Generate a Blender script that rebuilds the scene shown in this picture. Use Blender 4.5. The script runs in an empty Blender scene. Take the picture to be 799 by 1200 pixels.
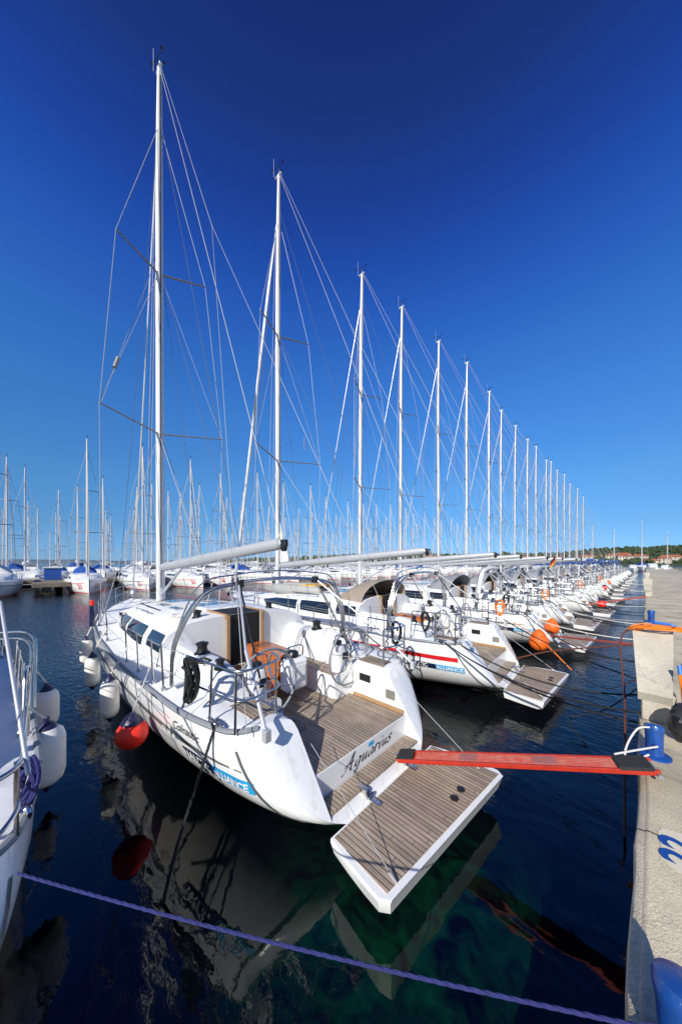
import bpy, math, random
from mathutils import Vector, Matrix
random.seed(7)
PI = math.pi
sc = bpy.context.scene
col = sc.collection

# ------------------------------------------------------------------ materials
def mat(name, base, rough=0.4, metal=0.0, var=0.0, vscale=6.0, bump=0.0, bscale=40.0, coat=0.0, var2=None):
    m = bpy.data.materials.new(name); m.use_nodes = True
    nt = m.node_tree; b = nt.nodes['Principled BSDF']
    b.inputs['Base Color'].default_value = (*base, 1); b.inputs['Roughness'].default_value = rough
    b.inputs['Metallic'].default_value = metal; b.inputs['Coat Weight'].default_value = coat
    tc = nt.nodes.new('ShaderNodeTexCoord')
    if var > 0:
        n = nt.nodes.new('ShaderNodeTexNoise'); n.inputs['Scale'].default_value = vscale; n.inputs['Detail'].default_value = 8
        n.inputs['Roughness'].default_value = 0.65
        nt.links.new(tc.outputs['Object'], n.inputs['Vector'])
        r = nt.nodes.new('ShaderNodeValToRGB'); r.color_ramp.elements[0].position = 0.3; r.color_ramp.elements[1].position = 0.72
        d = var2 if var2 else tuple(c*(1-var) for c in base)
        r.color_ramp.elements[0].color = (*d, 1); r.color_ramp.elements[1].color = (*base, 1)
        nt.links.new(n.outputs['Fac'], r.inputs['Fac']); nt.links.new(r.outputs['Color'], b.inputs['Base Color'])
        mr = nt.nodes.new('ShaderNodeMapRange'); mr.inputs['To Min'].default_value = min(1, rough*1.5+.05); mr.inputs['To Max'].default_value = rough
        nt.links.new(n.outputs['Fac'], mr.inputs['Value']); nt.links.new(mr.outputs['Result'], b.inputs['Roughness'])
    if bump > 0:
        n2 = nt.nodes.new('ShaderNodeTexNoise'); n2.inputs['Scale'].default_value = bscale; n2.inputs['Detail'].default_value = 6
        nt.links.new(tc.outputs['Object'], n2.inputs['Vector'])
        bp = nt.nodes.new('ShaderNodeBump'); bp.inputs['Strength'].default_value = 1; bp.inputs['Distance'].default_value = bump
        nt.links.new(n2.outputs['Fac'], bp.inputs['Height']); nt.links.new(bp.outputs['Normal'], b.inputs['Normal'])
    return m

def stripe_mat(name, base, seam, axis, pitch, width, rough=0.6, dark=0.6, bump=0.002):
    """planks running along the other axis: seams every pitch metres across 'axis'"""
    m = mat(name, base, rough)
    nt = m.node_tree; b = nt.nodes['Principled BSDF']
    N = nt.nodes.new; L = nt.links.new
    tc = N('ShaderNodeTexCoord'); sp = N('ShaderNodeSeparateXYZ'); L(tc.outputs['Object'], sp.inputs[0])
    mu = N('ShaderNodeMath'); mu.operation = 'DIVIDE'; mu.inputs[1].default_value = pitch; L(sp.outputs[axis], mu.inputs[0])
    fr = N('ShaderNodeMath'); fr.operation = 'FRACT'; L(mu.outputs[0], fr.inputs[0])
    fl = N('ShaderNodeMath'); fl.operation = 'FLOOR'; L(mu.outputs[0], fl.inputs[0])
    lt0 = N('ShaderNodeMath'); lt0.operation = 'LESS_THAN'; lt0.inputs[1].default_value = width; L(fr.outputs[0], lt0.inputs[0])
    wn = N('ShaderNodeTexWhiteNoise'); wn.noise_dimensions = '1D'; L(fl.outputs[0], wn.inputs['W'])
    of = N('ShaderNodeMath'); of.operation = 'MULTIPLY_ADD'; of.inputs[1].default_value = 1.3; L(wn.outputs['Value'], of.inputs[0]); L(sp.outputs[1-axis], of.inputs[2])
    dv = N('ShaderNodeMath'); dv.operation = 'DIVIDE'; dv.inputs[1].default_value = 1.3; L(of.outputs[0], dv.inputs[0])
    f2 = N('ShaderNodeMath'); f2.operation = 'FRACT'; L(dv.outputs[0], f2.inputs[0])
    l2 = N('ShaderNodeMath'); l2.operation = 'LESS_THAN'; l2.inputs[1].default_value = .004; L(f2.outputs[0], l2.inputs[0])
    lt = N('ShaderNodeMath'); lt.operation = 'MAXIMUM'; L(lt0.outputs[0], lt.inputs[0]); L(l2.outputs[0], lt.inputs[1])
    mp = N('ShaderNodeMapping'); mp.inputs['Scale'].default_value = (3, 30, 10) if axis == 1 else (30, 3, 10)
    L(tc.outputs['Object'], mp.inputs[0])
    no = N('ShaderNodeTexNoise'); no.inputs['Scale'].default_value = 2.2; no.inputs['Detail'].default_value = 6; L(mp.outputs[0], no.inputs['Vector'])
    n2 = N('ShaderNodeTexNoise'); n2.inputs['Scale'].default_value = 2.5; n2.inputs['Detail'].default_value = 4; L(tc.outputs['Object'], n2.inputs['Vector'])
    ad = N('ShaderNodeMath'); ad.operation = 'ADD'; L(no.outputs['Fac'], ad.inputs[0]); L(n2.outputs['Fac'], ad.inputs[1])
    m3 = N('ShaderNodeMath'); m3.operation = 'MULTIPLY_ADD'; m3.inputs[1].default_value = 0.35; L(wn.outputs['Value'], m3.inputs[0]); L(ad.outputs[0], m3.inputs[2])
    cr = N('ShaderNodeMapRange'); cr.inputs['From Min'].default_value = .80; cr.inputs['From Max'].default_value = 1.45
    L(m3.outputs[0], cr.inputs['Value'])
    mx = N('ShaderNodeMix'); mx.data_type = 'RGBA'; mx.inputs[6].default_value = (*[c*dark for c in base], 1); mx.inputs[7].default_value = (*base, 1)
    L(cr.outputs['Result'], mx.inputs[0])
    m2 = N('ShaderNodeMix'); m2.data_type = 'RGBA'; m2.inputs[7].default_value = (*seam, 1); L(lt.outputs[0], m2.inputs[0]); L(mx.outputs[2], m2.inputs[6])
    L(m2.outputs[2], b.inputs['Base Color'])
    iv = N('ShaderNodeMath'); iv.operation = 'SUBTRACT'; iv.inputs[0].default_value = 1; L(lt.outputs[0], iv.inputs[1])
    bp = N('ShaderNodeBump'); bp.inputs['Distance'].default_value = bump; L(iv.outputs[0], bp.inputs['Height']); L(bp.outputs['Normal'], b.inputs['Normal'])
    return m

M = {}
M['gel'] = mat('white_gelcoat', (.88, .88, .87), .22, var=.05, vscale=2.3, coat=.5, bump=.0006, bscale=3)
M['deck'] = mat('white_nonskid_deck', (.85, .85, .84), .5, var=.08, vscale=3.0, bump=.0008, bscale=90)
M['steel'] = mat('stainless_steel', (.60, .59, .57), .2, 1.0)
M['wire'] = mat('steel_wire', (.36, .37, .39), .5, .15)
M['wirew'] = mat('pale_halyard', (.50, .49, .46), .6, 0)
M['wired'] = mat('dark_halyard', (.10, .10, .13), .6, 0)
M['pinkline'] = mat('pink_flecked_halyard', (.55, .22, .25), .6, 0)
M['alu'] = mat('anodised_aluminium', (.70, .71, .73), .34, .55, var=.1, vscale=4)
M['alud'] = mat('grey_aluminium_spreader', (.30, .29, .26), .45, .4)
M['mastw'] = mat('white_painted_mast', (.76, .76, .75), .3, .25, var=.08, vscale=3)
M['mastfar'] = mat('weathered_far_mast', (.56, .56, .57), .5, .1)
M['boom'] = mat('pale_grey_boom', (.52, .54, .56), .42, .3, var=.1, vscale=2)
M['bluecloth'] = mat('blue_sail_cover', (.02, .10, .42), .8, var=.3, vscale=5, bump=.01, bscale=9)
M['greycloth'] = mat('grey_sail_cover', (.42, .44, .46), .8, var=.2, vscale=5, bump=.01, bscale=9)
M['tan'] = mat('tan_canvas', (.36, .29, .23), .85, var=.2, vscale=4, bump=.012, bscale=5)
M['greyhood'] = mat('grey_canvas', (.30, .31, .33), .85, var=.2, vscale=4, bump=.012, bscale=5)
M['whitecloth'] = mat('white_canvas', (.75, .75, .74), .8, var=.15, vscale=6, bump=.02, bscale=14)
M['black'] = mat('black_plastic', (.015, .015, .018), .35)
M['blackrope'] = mat('black_rope', (.012, .012, .014), .8, bump=.004, bscale=60)
M['rubber'] = mat('grey_rubber_toe_rail', (.26, .28, .31), .45, var=.2, vscale=8)
M['stripe'] = mat('grey_hull_stripe', (.12, .125, .13), .35)
M['redst'] = mat('red_hull_stripe', (.62, .015, .02), .35)
M['navy'] = mat('navy_hull_paint', (.012, .02, .07), .2, coat=.5)
M['lblue'] = mat('light_blue_sticker', (.02, .38, .72), .4)
M['whitepaint'] = mat('white_lettering', (.85, .85, .85), .4)
M['ink'] = mat('black_lettering', (.01, .01, .012), .35)
M['redink'] = mat('red_lettering', (.6, .02, .03), .4)
M['glass'] = mat('smoked_window', (.012, .016, .024), .06, coat=1)
M['dark'] = mat('interior_shade_paint', (.012, .010, .009), .7)
M['wood'] = mat('varnished_wood', (.62, .17, .035), .22, var=.35, vscale=5, coat=.6)
M['woodp'] = mat('pale_wood_trim', (.46, .27, .13), .4, var=.25, vscale=9)
M['teak'] = stripe_mat('weathered_teak_planking', (.47, .365, .27), (.02, .018, .016), 1, .052, .15, .6, .5)
M['fender'] = mat('white_vinyl_fender', (.92, .91, .87), .38, var=.2, vscale=9, var2=(.80, .77, .69))
M['navyv'] = mat('navy_vinyl', (.02, .02, .07), .4)
M['red'] = mat('red_buoy_vinyl', (.95, .035, .02), .4)
M['orange'] = mat('orange_buoy_vinyl', (.90, .15, .01), .42, var=.2, vscale=6)
M['orangec'] = mat('orange_cable', (.88, .22, .01), .45)
M['brownc'] = mat('brown_cable', (.12, .035, .022), .5)
M['bluep'] = mat('blue_plug', (.02, .16, .62), .4)
M['bluepaint'] = mat('chipped_blue_paint', (.008, .085, .38), .3, var=.1, vscale=14, bump=.003, bscale=16, var2=(.012, .055, .22), coat=.3)
M['bluerope'] = mat('blue_rope', (.03, .035, .17), .8, bump=.006, bscale=70, var=.3, vscale=40)
M['whiterope'] = mat('white_rope', (.66, .64, .6), .85, bump=.005, bscale=80)
M['greyrope'] = mat('grey_rope', (.32, .32, .33), .85, bump=.005, bscale=80)
M['lightblue'] = mat('pale_blue_line', (.12, .42, .55), .7)
M['redpaint'] = mat('worn_red_paint', (.56, .028, .008), .45, var=.35, vscale=9, bump=.003, bscale=30)
M['grip'] = mat('black_grip_rubber', (.025, .025, .027), .9, bump=.004, bscale=90)
M['rib'] = mat('grey_dinghy_rubber', (.42, .42, .40), .5, var=.15)
M['yellow'] = mat('yellow_dinghy_panel', (.80, .42, .02), .5)
M['gold'] = mat('gold_cloth', (.8, .5, .02), .8)
M['flagred'] = mat('red_cloth', (.7, .02, .02), .8)
M['flagblue'] = mat('blue_cloth', (.03, .06, .35), .8)

def hull_gel():
    m = mat('white_hull_gelcoat', (.88, .88, .87), .2, coat=.5, bump=.0006, bscale=3); nt = m.node_tree; b = nt.nodes['Principled BSDF']; N = nt.nodes.new; L = nt.links.new
    tc = N('ShaderNodeTexCoord'); mp = N('ShaderNodeMapping'); mp.inputs['Scale'].default_value = (7, 7, .5); L(tc.outputs['Object'], mp.inputs[0])
    n = N('ShaderNodeTexNoise'); n.inputs['Scale'].default_value = 2; n.inputs['Detail'].default_value = 6; L(mp.outputs[0], n.inputs['Vector'])
    n2 = N('ShaderNodeTexNoise'); n2.inputs['Scale'].default_value = 5; n2.inputs['Detail'].default_value = 6; L(tc.outputs['Object'], n2.inputs['Vector'])
    r = N('ShaderNodeMapRange'); r.inputs['From Min'].default_value = .52; r.inputs['From Max'].default_value = .74; r.inputs['To Max'].default_value = .5; L(n.outputs['Fac'], r.inputs['Value'])
    sp = N('ShaderNodeSeparateXYZ'); L(tc.outputs['Object'], sp.inputs[0])
    ad = N('ShaderNodeMath'); ad.operation = 'MULTIPLY_ADD'; ad.inputs[1].default_value = -.16; L(n2.outputs['Fac'], ad.inputs[0]); L(sp.outputs[2], ad.inputs[2])
    w = N('ShaderNodeMapRange'); w.inputs['From Min'].default_value = .13; w.inputs['From Max'].default_value = -.02; L(ad.outputs[0], w.inputs['Value'])
    m1 = N('ShaderNodeMix'); m1.data_type = 'RGBA'; m1.inputs[6].default_value = (.88, .88, .87, 1); m1.inputs[7].default_value = (.66, .62, .52, 1); L(r.outputs[0], m1.inputs[0])
    m2 = N('ShaderNodeMix'); m2.data_type = 'RGBA'; m2.inputs[7].default_value = (.30, .27, .16, 1); L(w.outputs[0], m2.inputs[0]); L(m1.outputs[2], m2.inputs[6]); L(m2.outputs[2], b.inputs['Base Color'])
    return m
M['hull'] = hull_gel()
def concrete(name, base, rust=.5, pebble=True):
    m = mat(name, base, .85); nt = m.node_tree; b = nt.nodes['Principled BSDF']; N = nt.nodes.new; L = nt.links.new
    g = N('ShaderNodeNewGeometry')
    n1 = N('ShaderNodeTexNoise'); n1.inputs['Scale'].default_value = 1.3; n1.inputs['Detail'].default_value = 8
    n2 = N('ShaderNodeTexNoise'); n2.inputs['Scale'].default_value = 75; n2.inputs['Detail'].default_value = 5; n2.inputs['Roughness'].default_value = .75
    n3 = N('ShaderNodeTexNoise'); n3.inputs['Scale'].default_value = 9; n3.inputs['Detail'].default_value = 8; n3.inputs['Roughness'].default_value = .8
    vo = N('ShaderNodeTexVoronoi'); vo.inputs['Scale'].default_value = 90
    for n in (n1, n2, n3, vo): L(g.outputs['Position'], n.inputs['Vector'])
    r1 = N('ShaderNodeValToRGB'); e = r1.color_ramp.elements
    e[0].position = .3; e[0].color = (*[c*.62 for c in base], 1); e[1].position = .75; e[1].color = (*[c*1.12 for c in base], 1); L(n1.outputs['Fac'], r1.inputs['Fac'])
    r2 = N('ShaderNodeMapRange'); r2.inputs['From Min'].default_value = .36; r2.inputs['From Max'].default_value = .64; r2.inputs['To Min'].default_value = .74; r2.inputs['To Max'].default_value = 1.14; L(n2.outputs['Fac'], r2.inputs['Value'])
    mx = N('ShaderNodeMix'); mx.data_type = 'RGBA'; mx.blend_type = 'MULTIPLY'; mx.inputs[0].default_value = 1; L(r1.outputs['Color'], mx.inputs[6]); L(r2.outputs['Result'], mx.inputs[7])
    r3 = N('ShaderNodeMapRange'); r3.inputs['From Min'].default_value = .52; r3.inputs['From Max'].default_value = .72; r3.inputs['To Max'].default_value = rust; L(n3.outputs['Fac'], r3.inputs['Value'])
    m2 = N('ShaderNodeMix'); m2.data_type = 'RGBA'; m2.inputs[7].default_value = (.34, .21, .085, 1); L(r3.outputs['Result'], m2.inputs[0]); L(mx.outputs[2], m2.inputs[6])
    n4 = N('ShaderNodeTexNoise'); n4.inputs['Scale'].default_value = 2.2; n4.inputs['Detail'].default_value = 10; n4.inputs['Roughness'].default_value = .7; n4.inputs['Distortion'].default_value = .8; L(g.outputs['Position'], n4.inputs['Vector'])
    st = N('ShaderNodeMapRange'); st.inputs['From Min'].default_value = .54; st.inputs['From Max'].default_value = .68; st.inputs['To Max'].default_value = .55; L(n4.outputs['Fac'], st.inputs['Value'])
    m3 = N('ShaderNodeMix'); m3.data_type = 'RGBA'; m3.inputs[7].default_value = (.20, .18, .15, 1); L(st.outputs[0], m3.inputs[0]); L(m2.outputs[2], m3.inputs[6])
    sp = N('ShaderNodeSeparateXYZ'); L(g.outputs['Position'], sp.inputs[0])
    wa = N('ShaderNodeMath'); wa.operation = 'MULTIPLY_ADD'; wa.inputs[1].default_value = -.5; L(n3.outputs['Fac'], wa.inputs[0]); L(sp.outputs[2], wa.inputs[2])
    wd = N('ShaderNodeMapRange'); wd.inputs['From Min'].default_value = .55; wd.inputs['From Max'].default_value = .0; L(wa.outputs[0], wd.inputs['Value'])
    m4 = N('ShaderNodeMix'); m4.data_type = 'RGBA'; m4.inputs[7].default_value = (.035, .035, .018, 1); L(wd.outputs[0], m4.inputs[0]); L(m3.outputs[2], m4.inputs[6])
    # cast joints every 3.2 m
    jm = N('ShaderNodeMath'); jm.operation = 'PINGPONG'; jm.inputs[1].default_value = 1.6; L(sp.outputs[1], jm.inputs[0])
    jl = N('ShaderNodeMath'); jl.operation = 'LESS_THAN'; jl.inputs[1].default_value = .008 if pebble else -1; L(jm.outputs[0], jl.inputs[0])
    m5 = N('ShaderNodeMix'); m5.data_type = 'RGBA'; m5.inputs[7].default_value = (.06, .055, .045, 1); L(jl.outputs[0], m5.inputs[0]); L(m4.outputs[2], m5.inputs[6])
    L(m5.outputs[2], b.inputs['Base Color'])
    ad = N('ShaderNodeMath'); ad.operation = 'ADD'; L(n2.outputs['Fac'], ad.inputs[0]); L(vo.outputs['Distance'], ad.inputs[1])
    bp = N('ShaderNodeBump'); bp.inputs['Distance'].default_value = .0022; L(ad.outputs[0], bp.inputs['Height']); L(bp.outputs['Normal'], b.inputs['Normal'])
    return m
M['quay'] = concrete('weathered_quay_concrete', (.72, .62, .43), .5)
M['block'] = concrete('smooth_concrete', (.64, .58, .47), .12, False)
M['pier'] = concrete('brown_stained_pier', (.28, .24, .18), .5, False)

# ------------------------------------------------------------------ mesh helpers
class MB:
    def __init__(s): s.v = []; s.f = []; s.mi = []; s.cur = 0
    def add(s, vs, fs):
        o = len(s.v); s.v += [tuple(v) for v in vs]; s.f += [tuple(i+o for i in f) for f in fs]; s.mi += [s.cur]*len(fs); return s
    def box(s, x0, x1, y0, y1, z0, z1, bev=0.0, mtx=None):
        if bev <= 0:
            vs = [(x, y, z) for x in (x0, x1) for y in (y0, y1) for z in (z0, z1)]
            fs = [(0, 1, 3, 2), (4, 6, 7, 5), (0, 4, 5, 1), (2, 3, 7, 6), (0, 2, 6, 4), (1, 5, 7, 3)]
        else:
            vs = []; fs = []
            cx, cy, cz = (x0+x1)/2, (y0+y1)/2, (z0+z1)/2; hx, hy, hz = abs(x1-x0)/2, abs(y1-y0)/2, abs(z1-z0)/2
            b = min(bev, hx*.9, hy*.9, hz*.9)
            idx = {}
            for sx in (-1, 1):
                for sy in (-1, 1):
                    for sz in (-1, 1):
                        for k, p in enumerate(((hx, hy-b, hz-b), (hx-b, hy, hz-b), (hx-b, hy-b, hz))):
                            idx[sx, sy, sz, k] = len(vs); vs.append((cx+sx*p[0], cy+sy*p[1], cz+sz*p[2]))
            for a in (-1, 1):
                fs.append(tuple(idx[a, q, w, 0] for q, w in ((-1, -1), (1, -1), (1, 1), (-1, 1))))
                fs.append(tuple(idx[q, a, w, 1] for q, w in ((-1, -1), (1, -1), (1, 1), (-1, 1))))
                fs.append(tuple(idx[q, w, a, 2] for q, w in ((-1, -1), (1, -1), (1, 1), (-1, 1))))
                for c in (-1, 1):
                    fs.append((idx[-1, a, c, 1], idx[1, a, c, 1], idx[1, a, c, 2], idx[-1, a, c, 2]))
                    fs.append((idx[a, -1, c, 0], idx[a, 1, c, 0], idx[a, 1, c, 2], idx[a, -1, c, 2]))
                    fs.append((idx[a, c, -1, 0], idx[a, c, 1, 0], idx[a, c, 1, 1], idx[a, c, -1, 1]))
                    for d in (-1, 1): fs.append((idx[a, c, d, 0], idx[a, c, d, 1], idx[a, c, d, 2]))
        if mtx is not None: vs = [mtx @ Vector(v) for v in vs]
        return s.add(vs, fs)
    def tube(s, pts, r, seg=8, cap=True, ry=None):
        pts = [Vector(p) for p in pts]; n = len(pts)
        rs = r if isinstance(r, (list, tuple)) else [r]*n
        vs = []; fs = []; prev = None
        for i, p in enumerate(pts):
            t = (pts[min(i+1, n-1)] - pts[max(i-1, 0)])
            if t.length < 1e-9: t = Vector((0, 0, 1))
            t.normalize()
            if prev is None:
                a = Vector((0, 0, 1)) if abs(t.z) < .9 else Vector((1, 0, 0))
                u = t.cross(a).normalized()
            else:
                u = (prev - t*prev.dot(t)); u = u.normalized() if u.length > 1e-6 else t.orthogonal().normalized()
            prev = u; w = t.cross(u)
            for k in range(seg):
                an = 2*PI*k/seg; vs.append(p + u*math.cos(an)*rs[i] + w*math.sin(an)*(rs[i]*(ry or 1)))
        for i in range(n-1):
            for k in range(seg):
                a = i*seg+k; b = i*seg+(k+1) % seg; fs.append((a, b, b+seg, a+seg))
        if cap: fs += [tuple(range(seg))[::-1], tuple(range((n-1)*seg, n*seg))]
        return s.add(vs, fs)
    def lathe(s, prof, seg=20, loc=(0, 0, 0), mtx=None):
        vs = []; fs = []; n = len(prof)
        for r, z in prof:
            for k in range(seg):
                a = 2*PI*k/seg; vs.append((r*math.cos(a), r*math.sin(a), z))
        for i in range(n-1):
            for k in range(seg):
                a = i*seg+k; b = i*seg+(k+1) % seg; fs.append((a, b, b+seg, a+seg))
        fs += [tuple(range(seg))[::-1], tuple(range((n-1)*seg, n*seg))]
        L = Vector(loc)
        vs = [(mtx @ Vector(v) if mtx is not None else Vector(v)) + L for v in vs]
        return s.add(vs, fs)
    def grid(s, rows, closed=False):
        nr = len(rows); nc = len(rows[0]); vs = [p for r in rows for p in r]; fs = []
        for i in range(nr-1):
            for j in range(nc if closed else nc-1):
                a = i*nc+j; b = i*nc+(j+1) % nc; fs.append((a, b, b+nc, a+nc))
        return s.add(vs, fs)
    def prism(s, poly, z0, z1):
        n = len(poly); vs = [(x, y, z0) for x, y in poly]+[(x, y, z1) for x, y in poly]
        fs = [tuple(range(n))[::-1], tuple(range(n, 2*n))]+[(i, (i+1) % n, (i+1) % n+n, i+n) for i in range(n)]
        return s.add(vs, fs)
    def build(s, name, m, parent=None, smooth=True, ang=32, loc=None):
        me = bpy.data.meshes.new(name); me.from_pydata(s.v, [], s.f)
        ms = m if isinstance(m, (list, tuple)) else [m]
        for k in ms: me.materials.append(k)
        if len(ms) > 1: me.polygons.foreach_set('material_index', s.mi)
        import bmesh
        bm = bmesh.new(); bm.from_mesh(me); bmesh.ops.remove_doubles(bm, verts=bm.verts, dist=1e-5)
        bmesh.ops.recalc_face_normals(bm, faces=bm.faces); bm.to_mesh(me); bm.free()
        if smooth:
            me.polygons.foreach_set('use_smooth', [True]*len(me.polygons)); me.set_sharp_from_angle(angle=math.radians(ang))
        o = bpy.data.objects.new(name, me); col.objects.link(o)
        if parent: o.parent = parent
        if loc: o.location = loc
        return o

def smooth_path(pts, sub=6):
    P = [Vector(p) for p in pts]; out = []
    for i in range(len(P)-1):
        p0 = P[max(i-1, 0)]; p1 = P[i]; p2 = P[i+1]; p3 = P[min(i+2, len(P)-1)]
        for k in range(sub):
            t = k/sub
            out.append(.5*((2*p1)+(-p0+p2)*t+(2*p0-5*p1+4*p2-p3)*t*t+(-p0+3*p1-3*p2+p3)*t**3))
    out.append(P[-1]); return out
def round_path(pts, r=.1, n=5):
    P = [Vector(p) for p in pts]; out = [P[0]]
    for i in range(1, len(P)-1):
        a = (P[i-1]-P[i]); b = (P[i+1]-P[i]); rr = min(r, a.length*.45, b.length*.45)
        A = P[i]+a.normalized()*rr; B = P[i]+b.normalized()*rr
        for k in range(n+1):
            t = k/n; out.append(A*(1-t)**2+P[i]*2*t*(1-t)+B*t*t)
    out.append(P[-1]); return out
def sag(a, b, d, n=14):
    a = Vector(a); b = Vector(b); return [a.lerp(b, i/n)-Vector((0, 0, d*4*(i/n)*(1-i/n))) for i in range(n+1)]

def tag(o, label, cat, group=None, kind=None):
    o['label'] = label; o['category'] = cat
    if group: o['group'] = group
    if kind: o['kind'] = kind
    return o
def thing(name, label, cat, loc=(0, 0, 0), rz=0, group=None):
    o = bpy.data.objects.new(name, None); col.objects.link(o); o.location = loc; o.rotation_euler = (0, 0, rz); o.empty_display_size = .2
    return tag(o, label, cat, group)
def struct(o): o['kind'] = 'structure'; return o
def dup(o, parent=None, skip=()):
    c = o.copy(); col.objects.link(c); c.parent = parent
    for ch in list(o.children):
        if ch.name.split('.')[0] in skip: continue
        dup(ch, c, skip)
    return c
def recolour(o, m):
    for s in o.material_slots: s.link = 'OBJECT'; s.material = m
def kids(o, name): return [c for c in o.children if c.name.split('.')[0] == name]

def text_mesh(body, size, shear=0.0, offset=0.0, spacing=1.0):
    cu = bpy.data.curves.new('t', 'FONT'); cu.body = body; cu.size = size; cu.shear = shear; cu.offset = offset; cu.space_character = spacing
    cu.resolution_u = 4
    o = bpy.data.objects.new('t', cu); col.objects.link(o)
    dg = bpy.context.evaluated_depsgraph_get(); dg.update()
    me = bpy.data.meshes.new_from_object(o.evaluated_get(dg)); bpy.data.objects.remove(o); bpy.data.curves.remove(cu)
    return me
def text_obj(name, body, size, fn, m, parent=None, **k):
    me = text_mesh(body, size, **k)
    for v in me.vertices: v.co = fn(v.co.x, v.co.y)
    me.name = name; me.materials.clear(); me.materials.append(m)
    o = bpy.data.objects.new(name, me); col.objects.link(o)
    if parent: o.parent = parent
    return o

# ------------------------------------------------------------------ yacht geometry (local: +x bow, +y port, z up, transom foot at x=0)
def interp(tab, x):
    if x <= tab[0][0]: return tab[0][1]
    for (a, va), (b, vb) in zip(tab, tab[1:]):
        if x <= b:
            t = (x-a)/(b-a); t = t*t*(3-2*t)*.35+t*.65; return va+(vb-va)*t
    return tab[-1][1]
B = [(0, 1.34), (.08, 1.46), (.2, 1.55), (.4, 1.62), (1, 1.72), (2, 1.82), (3, 1.88), (4.5, 1.93), (6.5, 1.90), (8, 1.79), (9.5, 1.50), (11, .98), (12, .48), (12.8, .04)]
Hh = [(0, 1.28), (3, 1.29), (6, 1.33), (9, 1.40), (12.8, 1.52)]
ZK = [(0, .24), (1, .10), (2, -.03), (3, -.15), (5, -.35), (8, -.4), (10.5, -.32), (12, -.22), (12.8, -.15)]
def hb(x): return interp(B, x)
def hh(x): return interp(Hh, x)
def sec(x, j, n=16):
    b, h, zk = hb(x), hh(x), interp(ZK, x)
    t = j/n; th = t*PI/2
    e = 2.0/(2.9-.9*max(0, (x-6)/6.8))          # squarer aft, V forward
    q = 2.0/(2.3-.5*max(0, (x-7)/5.8))
    if x < 3: e = 2.0/(2.9-.25*(3-x)/3)
    return b*max(0, math.cos(th))**e, h-(h-zk)*math.sin(th)**q
def shear(xs, z):
    s = .72*(z-.4)
    return xs + s*max(0, 1-xs/1.7)
def hull_y(x, z):
    xs = x
    for _ in range(8): xs = x-.72*(z-.4)*max(0, 1-xs/1.7)
    xs = max(0, xs)
    lo = None
    for j in range(0, 97):
        y, zz = sec(xs, j, 96)
        if zz <= z:
            if lo is None: return y
            t = (lo[1]-z)/max(1e-6, lo[1]-zz); return lo[0]+(y-lo[0])*t
        lo = (y, zz)
    return lo[0]
XS = [0, .03, .08, .14, .2, .3, .45, .7, 1, 1.35, 1.7, 2.2, 2.8, 3.4, 4, 4.8, 5.6, 6.4, 7.2, 8, 8.7, 9.4, 10, 10.6, 11.1, 11.6, 12, 12.35, 12.6, 12.8]

def cprof(x):
    b, h = hb(x), hh(x)
    t = min(1, max(0, (x-1.15)/.9)); t = t*t*(3-2*t)
    zc = h+.05+(.30)*t; zc2 = zc
    if x > 1.3:
        inner = [(1.00, zc-.05), (.95, 1.14), (.92, 1.10), (.54, 1.10), (.52, 1.07), (.52, .42), (0, .42)]
    else:
        inner = [(1.00, 1.27), (.955, 1.25), (.93, 1.21), (.915, 1.15), (.91, 1.0), (.90, .42), (0, .42)]
        zc = 1.30; zc2 = 1.30
    return [(b, h), (b-.05, h+.015), (min(1.44, b-.09), h+.03), (min(1.36, b-.13), (h+.03)*.35+zc*.65), (min(1.26, b-.18), zc), (1.10, zc2)] + inner
def make_hull(parent):
    mb = MB(); rows = []
    n = 16
    for x in XS:
        r = []
        for j in range(n+1):
            y, z = sec(x, j); r.append((shear(x, z), y, z))
        for j in range(n-1, -1, -1):
            y, z = sec(x, j); r.append((shear(x, z), -y, z))
        rows.append(r)
    mb.grid(rows)
    # transom quarters in the slanted plane, outside the cockpit opening
    for s in (1, -1):
        poly = [sec(0, j) for j in range(n+1)]
        inn = [(b, h) for b, h in cprof(0)][::-1]
        P = [(shear(0, z), s*y, z) for y, z in poly+inn[:-1]]
        # split to keep the n-gon well behaved
        mb.add(P, [tuple(range(len(P)))])
    return mb.build('hull', M['hull'], parent, ang=40)

def hull_band(name, x0, x1, z0f, z1f, m, parent, off=.006, n=40, both=True):
    mb = MB()
    for s in ((1, -1) if both else (1,)):
        rows = []
        for i in range(n+1):
            x = x0+(x1-x0)*i/n; a, b = z0f(x), z1f(x)
            rows.append([(x, s*(hull_y(x, a)+off), a), (x, s*(hull_y(x, (a+b)/2)+off), (a+b)/2), (x, s*(hull_y(x, b)+off), b)])
        mb.grid(rows)
    return mb.build(name, m, parent)

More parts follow.
